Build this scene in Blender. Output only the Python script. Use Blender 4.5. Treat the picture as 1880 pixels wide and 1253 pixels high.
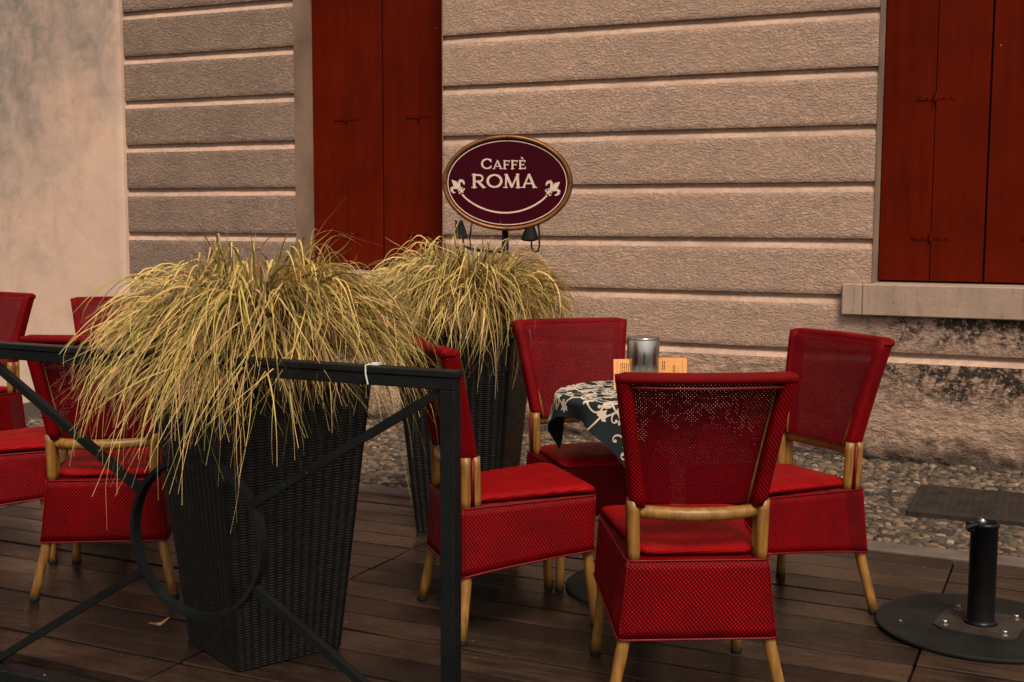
import bpy, math, random
import numpy as np
from mathutils import Vector, Matrix, noise

PI = math.pi
R = math.radians
for o in list(bpy.data.objects):
    bpy.data.objects.remove(o, do_unlink=True)
scn = bpy.context.scene
COL = scn.collection

# ------------------------------------------------------------------ camera
PITCH, ROLL, CAMH, FPX = 0.100222, 0.002807, 1.38, 2230.1
cF = Vector((0, math.cos(PITCH), -math.sin(PITCH)))
cU0 = Vector((0, math.sin(PITCH), math.cos(PITCH)))
cX0 = Vector((1, 0, 0))
cX = cX0 * math.cos(ROLL) + cU0 * math.sin(ROLL)
cU = -cX0 * math.sin(ROLL) + cU0 * math.cos(ROLL)
cam_d = bpy.data.cameras.new('camera')
cam = bpy.data.objects.new('camera', cam_d)
COL.objects.link(cam)
cam.matrix_world = Matrix(((cX.x, cU.x, -cF.x, 0), (cX.y, cU.y, -cF.y, 0), (cX.z, cU.z, -cF.z, CAMH), (0, 0, 0, 1)))
cam_d.sensor_width = 36.0
cam_d.lens = FPX / 1880 * 36.0
cam_d.clip_start = 0.05
cam_d.clip_end = 500
scn.camera = cam

# ------------------------------------------------------------------ sky, sun, exposure
SUN_EL, SUN_AZ = 53.0, 165.0          # azimuth: degrees clockwise from +Y, towards the sun
w = bpy.data.worlds.new('World')
scn.world = w
w.use_nodes = True
nt = w.node_tree
nt.nodes.clear()
sky = nt.nodes.new('ShaderNodeTexSky')
sky.sky_type = 'NISHITA'
sky.sun_disc = False
sky.sun_elevation = R(SUN_EL)
sky.sun_rotation = R(SUN_AZ)
sky.dust_density = 4.0
sky.air_density = 1.0
hs = nt.nodes.new('ShaderNodeHueSaturation')
hs.inputs['Saturation'].default_value = 0.0       # overcast: an even, slightly warm cloud layer
warm = nt.nodes.new('ShaderNodeMix')
warm.data_type = 'RGBA'
warm.blend_type = 'MULTIPLY'
warm.inputs[0].default_value = 1.0
warm.inputs[7].default_value = (1.0, 0.91, 0.80, 1)
bg = nt.nodes.new('ShaderNodeBackground')
bg.inputs['Strength'].default_value = 0.075
wo = nt.nodes.new('ShaderNodeOutputWorld')
nt.links.new(sky.outputs[0], hs.inputs['Color'])
nt.links.new(hs.outputs[0], warm.inputs[6])
nt.links.new(warm.outputs[2], bg.inputs['Color'])
nt.links.new(bg.outputs[0], wo.inputs['Surface'])
sl = bpy.data.lights.new('sun', 'SUN')
sl.energy = 1.5
sl.angle = R(20)
sl.color = (1.0, 0.84, 0.66)
sun = bpy.data.objects.new('sun', sl)
COL.objects.link(sun)
sd = Vector((math.sin(R(SUN_AZ)) * math.cos(R(SUN_EL)), math.cos(R(SUN_AZ)) * math.cos(R(SUN_EL)), math.sin(R(SUN_EL))))
sun.rotation_euler = sd.to_track_quat('Z', 'Y').to_euler()
vs = scn.view_settings
vs.view_transform = 'Standard'
vs.look = 'None'
vs.gamma = 1.0
vs.use_curve_mapping = False
vs.exposure = 0.85

# ------------------------------------------------------------------ frames of the place
YW, YD, WD = -0.420284, -0.438963, 7.25           # wall yaw, deck yaw, metres to the wall
WALL_O = (-math.sin(YW) * WD, math.cos(YW) * WD, 0)
def deck_pt(a, p, z=0.0):
    return Vector((a * math.cos(YD) - p * math.sin(YD), a * math.sin(YD) + p * math.cos(YD), z))

# ------------------------------------------------------------------ helpers
def tag(o, label=None, cat=None, group=None, kind=None):
    if label: o['label'] = label
    if cat: o['category'] = cat
    if group: o['group'] = group
    if kind: o['kind'] = kind
    return o
def empty(name, loc=(0, 0, 0), rz=0.0, parent=None):
    o = bpy.data.objects.new(name, None)
    o.empty_display_size = 0.1
    o.location = loc
    o.rotation_euler = (0, 0, rz)
    COL.objects.link(o)
    o.parent = parent
    return o
def link(name, me, parent=None, loc=None, rot=None):
    o = bpy.data.objects.new(name, me)
    COL.objects.link(o)
    o.parent = parent
    if loc is not None: o.location = loc
    if rot is not None: o.rotation_euler = rot
    return o
def mesh(name, v, f, mat, uv=None, smooth=False, attr=None):
    """uv: one (u, v) per vertex; attr: dict name -> one float per vertex"""
    me = bpy.data.meshes.new(name)
    me.from_pydata([tuple(p) for p in v], [], [tuple(q) for q in f])
    if uv is not None:
        ul = me.uv_layers.new(name='UVMap')
        idx = np.empty(len(me.loops), dtype=np.int32)
        me.loops.foreach_get('vertex_index', idx)
        ul.data.foreach_set('uv', np.asarray(uv, dtype=np.float32)[idx].ravel())
    if attr:
        for k, a in attr.items():
            at = me.attributes.new(k, 'FLOAT', 'POINT')
            at.data.foreach_set('value', np.asarray(a, dtype=np.float32))
    if smooth:
        me.polygons.foreach_set('use_smooth', np.ones(len(me.polygons), dtype=bool))
    if mat is not None: me.materials.append(mat)
    me.update()
    return me
def part(name, v, f, mat, parent=None, **k):
    return link(name, mesh(name, v, f, mat, **k), parent)
class MB:
    """collects shapes for ONE mesh"""
    def __init__(s): s.v, s.f, s.uv = [], [], []
    def add(s, v, f, uv=None):
        b = len(s.v)
        s.v += [tuple(p) for p in v]
        s.f += [tuple(i + b for i in q) for q in f]
        s.uv += list(uv) if uv is not None else [(p[0], p[1]) for p in v]
        return s
    def build(s, name, mat, parent=None, smooth=False):
        return part(name, s.v, s.f, mat, parent, uv=s.uv, smooth=smooth)
def boxg(x0, x1, y0, y1, z0, z1, bev=0.0):
    """box, edges chamfered by bev"""
    if bev <= 0:
        v = [(x, y, z) for z in (z0, z1) for y in (y0, y1) for x in (x0, x1)]
        return v, [(0, 2, 3, 1), (4, 5, 7, 6), (0, 1, 5, 4), (2, 6, 7, 3), (0, 4, 6, 2), (1, 3, 7, 5)]
    c = ((x0 + x1) / 2, (y0 + y1) / 2, (z0 + z1) / 2)
    h = ((x1 - x0) / 2, (y1 - y0) / 2, (z1 - z0) / 2)
    v, ix = [], {}
    for sx in (-1, 1):
        for sy in (-1, 1):
            for sz in (-1, 1):
                for a in range(3):
                    d = [h[0] - bev, h[1] - bev, h[2] - bev]
                    d[a] = h[a]
                    ix[(sx, sy, sz, a)] = len(v)
                    v.append((c[0] + sx * d[0], c[1] + sy * d[1], c[2] + sz * d[2]))
    f = []
    q = [(-1, -1), (1, -1), (1, 1), (-1, 1)]
    for s in (-1, 1):
        f.append([ix[(s, a, b, 0)] for a, b in (q if s > 0 else q[::-1])])
        f.append([ix[(b, s, a, 1)] for a, b in (q if s > 0 else q[::-1])])
        f.append([ix[(a, b, s, 2)] for a, b in (q if s > 0 else q[::-1])])
    for s in (-1, 1):
        for t in (-1, 1):
            e = [ix[(s, t, -1, 0)], ix[(s, t, -1, 1)], ix[(s, t, 1, 1)], ix[(s, t, 1, 0)]]
            f.append(e if s * t > 0 else e[::-1])
            e = [ix[(-1, s, t, 1)], ix[(-1, s, t, 2)], ix[(1, s, t, 2)], ix[(1, s, t, 1)]]
            f.append(e if s * t > 0 else e[::-1])
            e = [ix[(t, -1, s, 2)], ix[(t, -1, s, 0)], ix[(t, 1, s, 0)], ix[(t, 1, s, 2)]]
            f.append(e if s * t > 0 else e[::-1])
            for r in (-1, 1):
                e = [ix[(s, t, r, a)] for a in range(3)]
                f.append(e if s * t * r > 0 else e[::-1])
    return v, f
def tubeg(pts, rad, n=10, cap=True, closed=False, flat=1.0):
    """tube along points; rad a number or one per point"""
    P = [Vector(p) for p in pts]
    m = len(P)
    rr = rad if hasattr(rad, '__len__') else [rad] * m
    v, f, uv = [], [], []
    T = []
    for i in range(m):
        a = P[(i - 1) % m] if (closed or i) else P[0]
        b = P[(i + 1) % m] if (closed or i < m - 1) else P[-1]
        T.append((b - a).normalized())
    up = Vector((0, 0, 1)) if abs(T[0].z) < 0.9 else Vector((1, 0, 0))
    N = (up - T[0] * up.dot(T[0])).normalized()
    L = 0
    for i in range(m):
        N = (N - T[i] * N.dot(T[i])).normalized()
        B = T[i].cross(N)
        if i: L += (P[i] - P[i - 1]).length
        for k in range(n):
            a = 2 * PI * k / n
            v.append(P[i] + N * (math.cos(a) * rr[i]) + B * (math.sin(a) * rr[i] * flat))
            uv.append((k / n * 2 * PI * rr[i], L))
    for i in range(m if closed else m - 1):
        j = (i + 1) % m
        for k in range(n):
            f.append((i * n + k, i * n + (k + 1) % n, j * n + (k + 1) % n, j * n + k))
    if cap and not closed:
        f.append(tuple(range(n))[::-1])
        f.append(tuple((m - 1) * n + k for k in range(n)))
    return v, f, uv
def latheg(prof, n=40):
    """prof: (r, z) from bottom to top, closed at the axis when r = 0"""
    v, f = [], []
    rows = []
    for r, z in prof:
        if r <= 1e-6:
            rows.append([len(v)]); v.append((0, 0, z))
        else:
            rows.append(list(range(len(v), len(v) + n)))
            v += [(r * math.cos(2 * PI * k / n), r * math.sin(2 * PI * k / n), z) for k in range(n)]
    for a, b in zip(rows[:-1], rows[1:]):
        for k in range(n):
            k2 = (k + 1) % n
            if len(a) == 1 and len(b) == 1: continue
            if len(a) == 1: f.append((a[0], b[k2], b[k]))
            elif len(b) == 1: f.append((a[k], a[k2], b[0]))
            else: f.append((a[k], a[k2], b[k2], b[k]))
    return v, f
def prismg(poly, y0, y1):
    """2-D outline in x, z extruded along y"""
    n = len(poly)
    v = [(x, y0, z) for x, z in poly] + [(x, y1, z) for x, z in poly]
    f = [tuple(range(n)), tuple(range(2 * n - 1, n - 1, -1))]
    f += [(i, i + n, (i + 1) % n + n, (i + 1) % n) for i in range(n)]
    return v, f
def copy_tree(o, parent=None):
    c = o.copy()
    COL.objects.link(c)
    c.parent = parent
    for ch in KIDS.get(o.name, [x for x in bpy.data.objects if x.parent == o]):
        copy_tree(ch, c)
    return c
KIDS = {}
def frac(x, y, z, o=4, lac=2.1, h=0.9):
    return noise.fractal(Vector((x, y, z)), h, lac, o)

# ------------------------------------------------------------------ materials
class NM:
    def __init__(s, name):
        s.m = bpy.data.materials.new(name)
        s.m.use_nodes = True
        s.t = s.m.node_tree
        s.b = s.t.nodes['Principled BSDF']
        s.out = s.t.nodes['Material Output']
    def n(s, typ, **k):
        x = s.t.nodes.new(typ)
        for a, b in k.items(): setattr(x, a, b)
        return x
    def l(s, a, b): s.t.links.new(a, b)
    def setb(s, **k):
        for a, b in k.items():
            i = s.b.inputs[a.replace('_', ' ')]
            if hasattr(b, 'is_linked') or isinstance(b, bpy.types.NodeSocket): s.l(b, i)
            else: i.default_value = (*b, 1) if isinstance(b, tuple) and len(b) == 3 else b
        return s
    def coord(s, kind='Object', scale=(1, 1, 1), rot=(0, 0, 0), loc=(0, 0, 0)):
        c = s.n('ShaderNodeTexCoord')
        mp = s.n('ShaderNodeMapping')
        mp.inputs['Scale'].default_value = scale
        mp.inputs['Rotation'].default_value = rot
        mp.inputs['Location'].default_value = loc
        s.l(c.outputs[kind], mp.inputs['Vector'])
        return mp.outputs[0]
    def noise(s, vec, scale, detail=4, rough=0.55, dist=0.0):
        x = s.n('ShaderNodeTexNoise')
        s.l(vec, x.inputs['Vector'])
        x.inputs['Scale'].default_value = scale
        x.inputs['Detail'].default_value = detail
        x.inputs['Roughness'].default_value = rough
        x.inputs['Distortion'].default_value = dist
        return x.outputs['Fac']
    def vor(s, vec, scale, feature='F1'):
        x = s.n('ShaderNodeTexVoronoi', feature=feature)
        s.l(vec, x.inputs['Vector'])
        x.inputs['Scale'].default_value = scale
        return x.outputs['Distance']
    def ramp(s, fac, stops, interp='LINEAR'):
        x = s.n('ShaderNodeValToRGB')
        x.color_ramp.interpolation = interp
        e = x.color_ramp.elements
        while len(e) < len(stops): e.new(0.5)
        for i, (p, c) in enumerate(stops):
            e[i].position = p
            e[i].color = (*c, 1) if isinstance(c, tuple) else (c, c, c, 1)
        s.l(fac, x.inputs[0])
        return x.outputs[0]
    def math(s, op, a, b=None, c=None):
        x = s.n('ShaderNodeMath', operation=op)
        for i, q in enumerate((a, b, c)):
            if q is None: continue
            if isinstance(q, (int, float)): x.inputs[i].default_value = q
            else: s.l(q, x.inputs[i])
        return x.outputs[0]
    def mix(s, fac, a, b, mode='MIX'):
        x = s.n('ShaderNodeMix', data_type='RGBA', blend_type=mode)
        for i, q in ((0, fac), (6, a), (7, b)):
            if isinstance(q, bpy.types.NodeSocket): s.l(q, x.inputs[i])
            elif isinstance(q, tuple): x.inputs[i].default_value = (*q, 1)
            else: x.inputs[i].default_value = q
        return x.outputs[2]
    def bump(s, h, strength=0.5, dist=0.01, base=None):
        x = s.n('ShaderNodeBump')
        x.inputs['Strength'].default_value = strength
        x.inputs['Distance'].default_value = dist
        s.l(h, x.inputs['Height'])
        if base is not None: s.l(base, x.inputs['Normal'])
        return x.outputs[0]
    def attr(s, name):
        x = s.n('ShaderNodeAttribute')
        x.attribute_name = name
        return x.outputs['Fac']
    def rnd(s):
        return s.n('ShaderNodeObjectInfo').outputs['Random']
    def sep(s, vec):
        x = s.n('ShaderNodeSeparateXYZ')
        s.l(vec, x.inputs[0])
        return x.outputs

def simple(name, col, rough=0.6, metal=0.0, var=0.25, scale=8, bump=0.0, bscale=60, coat=0.0, spec=0.22):
    m = NM(name)
    if not metal: m.b.inputs['Specular IOR Level'].default_value = spec
    c = m.coord()
    f = m.noise(c, scale, 5, 0.6)
    lo = tuple(x * (1 - var) for x in col)
    hi = tuple(min(1, x * (1 + var)) for x in col)
    m.setb(Base_Color=m.ramp(f, [(0.3, lo), (0.7, hi)]), Metallic=metal)
    m.setb(Roughness=m.ramp(m.noise(c, scale * 2.3, 4), [(0.3, max(0, rough - .1)), (0.7, min(1, rough + .1))]))
    if coat: m.setb(Coat_Weight=coat, Coat_Roughness=0.12)
    if bump: m.setb(Normal=m.bump(m.noise(c, bscale, 4), bump, 0.004))
    return m.m

def stucco(name, base, dark, pink, rough_amt=1.0, scale=34, mold=False, smooth_edge=False):
    m = NM(name)
    c = m.coord()
    big = m.noise(c, 1.1, 5, 0.6)
    mid = m.noise(c, 7, 5, 0.6)
    col = m.mix(m.ramp(big, [(0.35, 0.0), (0.68, 1.0)]), base, pink)
    col = m.mix(m.ramp(mid, [(0.42, 0.0), (0.8, 0.6)]), col, dark)
    # short raised comma-shaped ridges left by the float
    warp = m.n('ShaderNodeVectorMath', operation='MULTIPLY_ADD')
    nz = m.n('ShaderNodeTexNoise')
    m.l(c, nz.inputs['Vector'])
    nz.inputs['Scale'].default_value = scale * 0.45
    m.l(nz.outputs['Color'], warp.inputs[0])
    warp.inputs[1].default_value = (0.03, 0.03, 0.03)
    m.l(c, warp.inputs[2])
    st = m.n('ShaderNodeMapping')
    st.inputs['Scale'].default_value = (0.8, 0.8, 1.35)
    m.l(warp.outputs[0], st.inputs['Vector'])
    v = m.noise(st.outputs[0], scale, 3, 0.5, 0.6)
    ridge = m.math('ABSOLUTE', m.math('SUBTRACT', v, 0.5))
    ridge = m.ramp(ridge, [(0.0, 1.0), (0.16, 0.0)])
    fine = m.noise(c, 160, 4, 0.6)
    patch = m.ramp(m.noise(c, 2.3, 3), [(0.35, 0.35), (0.6, 1.0)])
    grit = m.ramp(m.noise(st.outputs[0], scale * 1.9, 5, 0.66), [(0.40, 0.0), (0.62, 1.0)])
    grit = m.math('ADD', m.math('MULTIPLY', grit, .5), m.math('MULTIPLY', m.noise(st.outputs[0], scale * 4.5, 4, 0.6), .5))
    h = m.math('MULTIPLY', m.math('ADD', m.math('MULTIPLY', ridge, 0.10), m.math('ADD', m.math('MULTIPLY', grit, 2.0), m.math('MULTIPLY', fine, 0.3))), patch)
    crev = m.ramp(m.math('MULTIPLY', h, 0.5), [(0.22, 0.74), (0.60, 1.0)])
    col = m.mix(1.0, col, crev, 'MULTIPLY')
    if mold:
        x, y, z = m.sep(c)
        # black mould: below the sill and in a band on the plinth, at the window end of the wall
        warpz = m.math('ADD', z, m.math('MULTIPLY', m.noise(c, 5, 5, 0.65), 0.5))
        right = m.ramp(m.math('ADD', x, m.math('MULTIPLY', m.noise(c, 3.1, 5, 0.7), 0.9)), [(0.28, 0.0), (0.62, 1.0)])
        # x is local to the wall: shift so that the ramp reads 0..1
        xs = m.n('ShaderNodeMapRange')
        m.l(m.math('ADD', x, m.math('MULTIPLY', m.noise(c, 4.0, 6, 0.7), 0.8)), xs.inputs['Value'])
        xs.inputs['From Min'].default_value = -0.75
        xs.inputs['From Max'].default_value = -0.15
        b1 = m.n('ShaderNodeMapRange')
        m.l(m.math('ADD', z, m.math('MULTIPLY', m.noise(c, 9.0, 6, 0.7), 0.24)), b1.inputs['Value'])
        b1.inputs['From Min'].default_value = 0.72
        b1.inputs['From Max'].default_value = 0.90
        b2 = m.n('ShaderNodeMapRange')
        m.l(m.math('ADD', z, m.math('MULTIPLY', m.noise(c, 7.0, 6, 0.7), 0.3)), b2.inputs['Value'])
        b2.inputs['From Min'].default_value = 0.42
        b2.inputs['From Max'].default_value = 0.66
        band2 = m.math('MULTIPLY', b2.outputs[0], m.math('LESS_THAN', z, 0.566))
        band = m.math('MAXIMUM', band2, m.math('MULTIPLY', m.math('MULTIPLY', b1.outputs[0], m.math('LESS_THAN', z, 0.86)), m.math('GREATER_THAN', z, 0.61)))
        spots = m.math('MULTIPLY', m.ramp(m.noise(c, 30, 6, 0.75), [(0.40, 0.0), (0.53, 1.0)]), m.ramp(m.noise(c, 7.5, 5, 0.7, .8), [(0.40, 0.10), (0.56, 1.0)]))
        k = m.math('MULTIPLY', m.math('MULTIPLY', xs.outputs[0], band), spots)
        k = m.math('MINIMUM', m.math('MULTIPLY', k, 1.9), 0.93)
        col = m.mix(k, col, (0.022, 0.019, 0.017))
        low = m.n('ShaderNodeMapRange')
        m.l(m.math('ADD', z, m.math('MULTIPLY', m.noise(c, 6.0, 6, 0.7), -0.28)), low.inputs['Value'])
        low.inputs['From Min'].default_value = 0.03
        low.inputs['From Max'].default_value = -0.12
        col = m.mix(m.math('MULTIPLY', low.outputs[0], 0.85), col, (0.035, 0.028, 0.022))
    m.setb(Base_Color=col, Roughness=0.92, Normal=m.bump(h, min(1.0, 0.75 * rough_amt), 0.012 if scale > 18 else 0.022))
    m.b.inputs['Specular IOR Level'].default_value = 0.25
    return m.m

def fabric(name, p, lo, hi, rough=0.42, holes=False, diag=False, bstr=0.6):
    """woven vinyl strand: a staggered dot for every crossing"""
    m = NM(name)
    uv = m.coord('UV', rot=(0, 0, R(45) if diag else 0))
    x, y, z = m.sep(uv)
    cx_ = m.math('COSINE', m.math('MULTIPLY', x, 2 * PI / p))
    cy_ = m.math('COSINE', m.math('MULTIPLY', y, 2 * PI / (p * 1.08)))
    c = m.math('MULTIPLY', cx_, cy_)
    f = m.math('MULTIPLY_ADD', c, 0.5, 0.5)
    wear = m.noise(m.coord(), 7, 6, 0.68)
    col = m.ramp(f, [(0.30, lo), (0.52, tuple(a * .7 + b * .3 for a, b in zip(lo, hi))), (0.80, hi)])
    col = m.mix(m.ramp(wear, [(0.38, 0.0), (0.72, 0.6)]), col, tuple(a * 0.8 for a in lo))
    chip = m.ramp(m.noise(m.coord(), 85, 3, 0.7), [(0.755, 0.0), (0.77, .8)])
    col = m.mix(chip, col, (0.42, 0.22, 0.19))
    m.setb(Base_Color=col, Roughness=m.ramp(wear, [(0.3, rough - .08), (0.7, rough + .12)]), Normal=m.bump(f, bstr, 0.003))
    m.b.inputs['Specular IOR Level'].default_value = 0.07
    if holes:
        hole = m.math('LESS_THAN', f, 0.042)
        tr = m.n('ShaderNodeBsdfTransparent')
        mx = m.n('ShaderNodeMixShader')
        m.l(hole, mx.inputs[0])
        m.l(m.b.outputs[0], mx.inputs[1])
        m.l(tr.outputs[0], mx.inputs[2])
        m.l(mx.outputs[0], m.out.inputs['Surface'])
    return m.m

def wood_plank():
    m = NM('damp_deck_wood')
    c0 = m.coord()
    r = m.rnd()
    off = m.n('ShaderNodeCombineXYZ')
    m.l(m.math('MULTIPLY', r, 37.0), off.inputs[0])
    m.l(m.math('MULTIPLY', r, 11.0), off.inputs[1])
    ad = m.n('ShaderNodeVectorMath', operation='ADD')
    m.l(c0, ad.inputs[0]); m.l(off.outputs[0], ad.inputs[1])
    mp = m.n('ShaderNodeMapping')
    mp.inputs['Scale'].default_value = (1.0, 14.0, 14.0)
    m.l(ad.outputs[0], mp.inputs['Vector'])
    g = m.noise(mp.outputs[0], 3.0, 7, 0.65, 0.6)
    g2 = m.noise(mp.outputs[0], 14.0, 5, 0.6)
    patch = m.noise(ad.outputs[0], 3.2, 4, 0.6)
    tone = m.math('ADD', m.math('MULTIPLY', g, 0.55), m.math('ADD', m.math('MULTIPLY', r, 0.20), m.math('MULTIPLY', patch, 0.44)))
    col = m.ramp(tone, [(0.34, (0.0050, 0.0034, 0.0028)), (0.58, (0.0200, 0.0122, 0.0090)), (0.90, (0.082, 0.048, 0.031))])
    scuff = m.ramp(m.noise(mp.outputs[0], 6.0, 6, 0.75), [(0.64, 0.0), (0.74, 0.55)])
    col = m.mix(scuff, col, (0.12, 0.088, 0.066))
    fl = m.math('MULTIPLY', m.ramp(m.vor(ad.outputs[0], 17.0), [(0.05, 1.0), (0.09, 0.0)]), m.ramp(m.noise(ad.outputs[0], 7.0, 2), [(0.60, 0.0), (0.62, .8)]))
    col = m.mix(fl, col, (0.22, 0.16, 0.11))
    wet = m.ramp(m.noise(ad.outputs[0], 2.0, 5, 0.6), [(0.36, 0.16), (0.64, 0.46)])
    m.setb(Base_Color=col, Roughness=wet, Normal=m.bump(m.math('ADD', g2, m.math('MULTIPLY', g, .8)), 0.35, 0.004))
    m.b.inputs['Specular IOR Level'].default_value = 0.4
    return m.m

def painted_steel():
    m = NM('black_painted_steel')
    c = m.coord()
    chip = m.ramp(m.noise(c, 28, 4, 0.75), [(0.71, 0.0), (0.73, 1.0)])
    dust = m.noise(c, 6, 5, 0.6)
    col = m.mix(m.ramp(dust, [(0.35, 0.0), (0.75, 0.5)]), (0.0048, 0.0058, 0.0062), (0.0135, 0.0155, 0.0160))
    col = m.mix(chip, col, (0.30, 0.28, 0.26))
    m.b.inputs['Specular IOR Level'].default_value = 0.18
    m.setb(Base_Color=col, Roughness=m.ramp(dust, [(0.3, 0.32), (0.7, 0.5)]), Normal=m.bump(m.noise(c, 90, 3), 0.15, 0.003))
    return m.m

def cane():
    m = NM('varnished_cane')
    c = m.coord(scale=(1, 1, 0.12))
    g = m.noise(c, 60, 4, 0.6)
    big = m.noise(m.coord(), 12, 4, 0.6)
    col = m.ramp(g, [(0.3, (0.155, 0.064, 0.011)), (0.6, (0.295, 0.138, 0.025)), (0.8, (0.36, 0.19, 0.05))])
    col = m.mix(m.ramp(big, [(0.45, 0.0), (0.8, 0.6)]), col, (0.085, 0.038, 0.011))
    chip = m.ramp(m.noise(m.coord(), 55, 3, 0.7), [(0.735, 0.0), (0.75, 0.9)])
    col = m.mix(chip, col, (0.55, 0.47, 0.36))
    m.setb(Base_Color=col, Roughness=0.42, Normal=m.bump(g, 0.2, 0.002))
    return m.m

def shutter_paint():
    m = NM('oxide_red_shutter_paint')
    c = m.coord()
    v = m.coord(scale=(6, 6, 0.5))
    f = m.noise(v, 3, 6, 0.6)
    f2 = m.noise(c, 2.0, 5, 0.6)
    col = m.ramp(m.math('ADD', m.math('MULTIPLY', f, .5), m.math('MULTIPLY', f2, .5)), [(0.3, (0.062, 0.0044, 0.0009)), (0.7, (0.118, 0.0086, 0.0014))])
    spk = m.ramp(m.vor(c, 9.0), [(0.022, 1.0), (0.03, 0.0)])
    spk = m.math('MULTIPLY', spk, m.ramp(m.noise(c, 4.3, 2), [(0.55, 0.0), (0.56, 1.0)]))
    col = m.mix(spk, col, (0.5, 0.38, 0.28))
    m.setb(Base_Color=col, Roughness=m.ramp(f2, [(0.3, 0.42), (0.7, 0.62)]), Normal=m.bump(m.noise(v, 20, 4), 0.12, 0.004))
    m.b.inputs['Specular IOR Level'].default_value = 0.03
    return m.m

def plaster():
    m = NM('stained_pink_plaster')
    c = m.coord()
    n1 = m.noise(c, 1.15, 7, 0.62, 0.8)
    st = m.coord(scale=(2.0, 2.0, 1.0))
    n2 = m.noise(st, 1.3, 9, 0.66, 0.9)
    n3 = m.noise(c, 5.0, 8, 0.7, 0.6)
    x, y, z = m.sep(c)
    col = m.mix(m.ramp(n1, [(0.38, 0.0), (0.62, 1.0)]), (0.64, 0.42, 0.315), (0.55, 0.39, 0.31))
    col = m.mix(m.ramp(n3, [(0.50, 0.0), (0.75, 0.45)]), col, (0.40, 0.26, 0.18))
    # grey weathering, heavier high up and towards the far end
    wz = m.n('ShaderNodeMapRange')
    m.l(m.math('ADD', m.math('ADD', m.math('MULTIPLY', z, .8), m.math('MULTIPLY', x, -0.9)), m.math('MULTIPLY', n2, 3.2)), wz.inputs['Value'])
    wz.inputs['From Min'].default_value = 8.9
    wz.inputs['From Max'].default_value = 10.6
    wf = m.math('MULTIPLY', wz.outputs[0], m.ramp(n3, [(0.28, .35), (0.6, 1.0)]))
    col = m.mix(m.math('MULTIPLY', wf, .92), col, (0.175, 0.155, 0.140))
    scr = m.ramp(m.noise(m.coord(scale=(1.6, 1.6, .7), rot=(0, R(35), 0)), 9, 6, .75, 1.5), [(0.66, 0.0), (0.72, .5)])
    col = m.mix(scr, col, (0.20, 0.15, 0.12))
    m.setb(Base_Color=col, Roughness=0.9, Normal=m.bump(m.math('ADD', m.noise(c, 5, 4), m.math('MULTIPLY', m.noise(c, 60, 4), .15)), 0.25, 0.02))
    return m.m

def sillstone():
    m = NM('streaked_sill_stone')
    c = m.coord()
    st = m.coord(scale=(5, 5, 0.45))
    n2 = m.noise(st, 6, 6, 0.65)
    col = m.mix(m.ramp(m.noise(c, 5, 5, .6), [(0.35, 0.), (0.7, 1.)]), (0.37, 0.252, 0.19), (0.285, 0.20, 0.155))
    col = m.mix(m.ramp(n2, [(0.52, 0.0), (0.72, 0.65)]), col, (0.15, 0.12, 0.105))
    pit = m.ramp(m.noise(c, 38, 3, 0.6), [(0.68, 0.0), (0.72, 0.8)])
    col = m.mix(pit, col, (0.10, 0.08, 0.07))
    m.setb(Base_Color=col, Roughness=0.88, Normal=m.bump(m.noise(c, 50, 5), 0.3, 0.006))
    return m.m

def toned(name, stops, rough=0.8, bump=0.3, bscale=40, attr='tone', spec=0.35, transl=0.0):
    m = NM(name)
    t = m.attr(attr)
    c = m.coord()
    col = m.ramp(t, stops)
    col = m.mix(m.ramp(m.noise(c, bscale, 4), [(0.35, 0.0), (0.8, 0.5)]), col, tuple(x * .55 for x in stops[len(stops) // 2][1]))
    m.setb(Base_Color=col, Roughness=rough)
    if bump: m.setb(Normal=m.bump(m.noise(c, bscale * 2, 4), bump, 0.004))
    m.b.inputs['Specular IOR Level'].default_value = spec
    if transl:
        tl = m.n('ShaderNodeBsdfTranslucent')
        m.l(col, tl.inputs['Color'])
        mx = m.n('ShaderNodeMixShader')
        mx.inputs[0].default_value = transl
        m.l(m.b.outputs[0], mx.inputs[1]); m.l(tl.outputs[0], mx.inputs[2])
        m.l(mx.outputs[0], m.out.inputs['Surface'])
    return m.m

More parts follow.
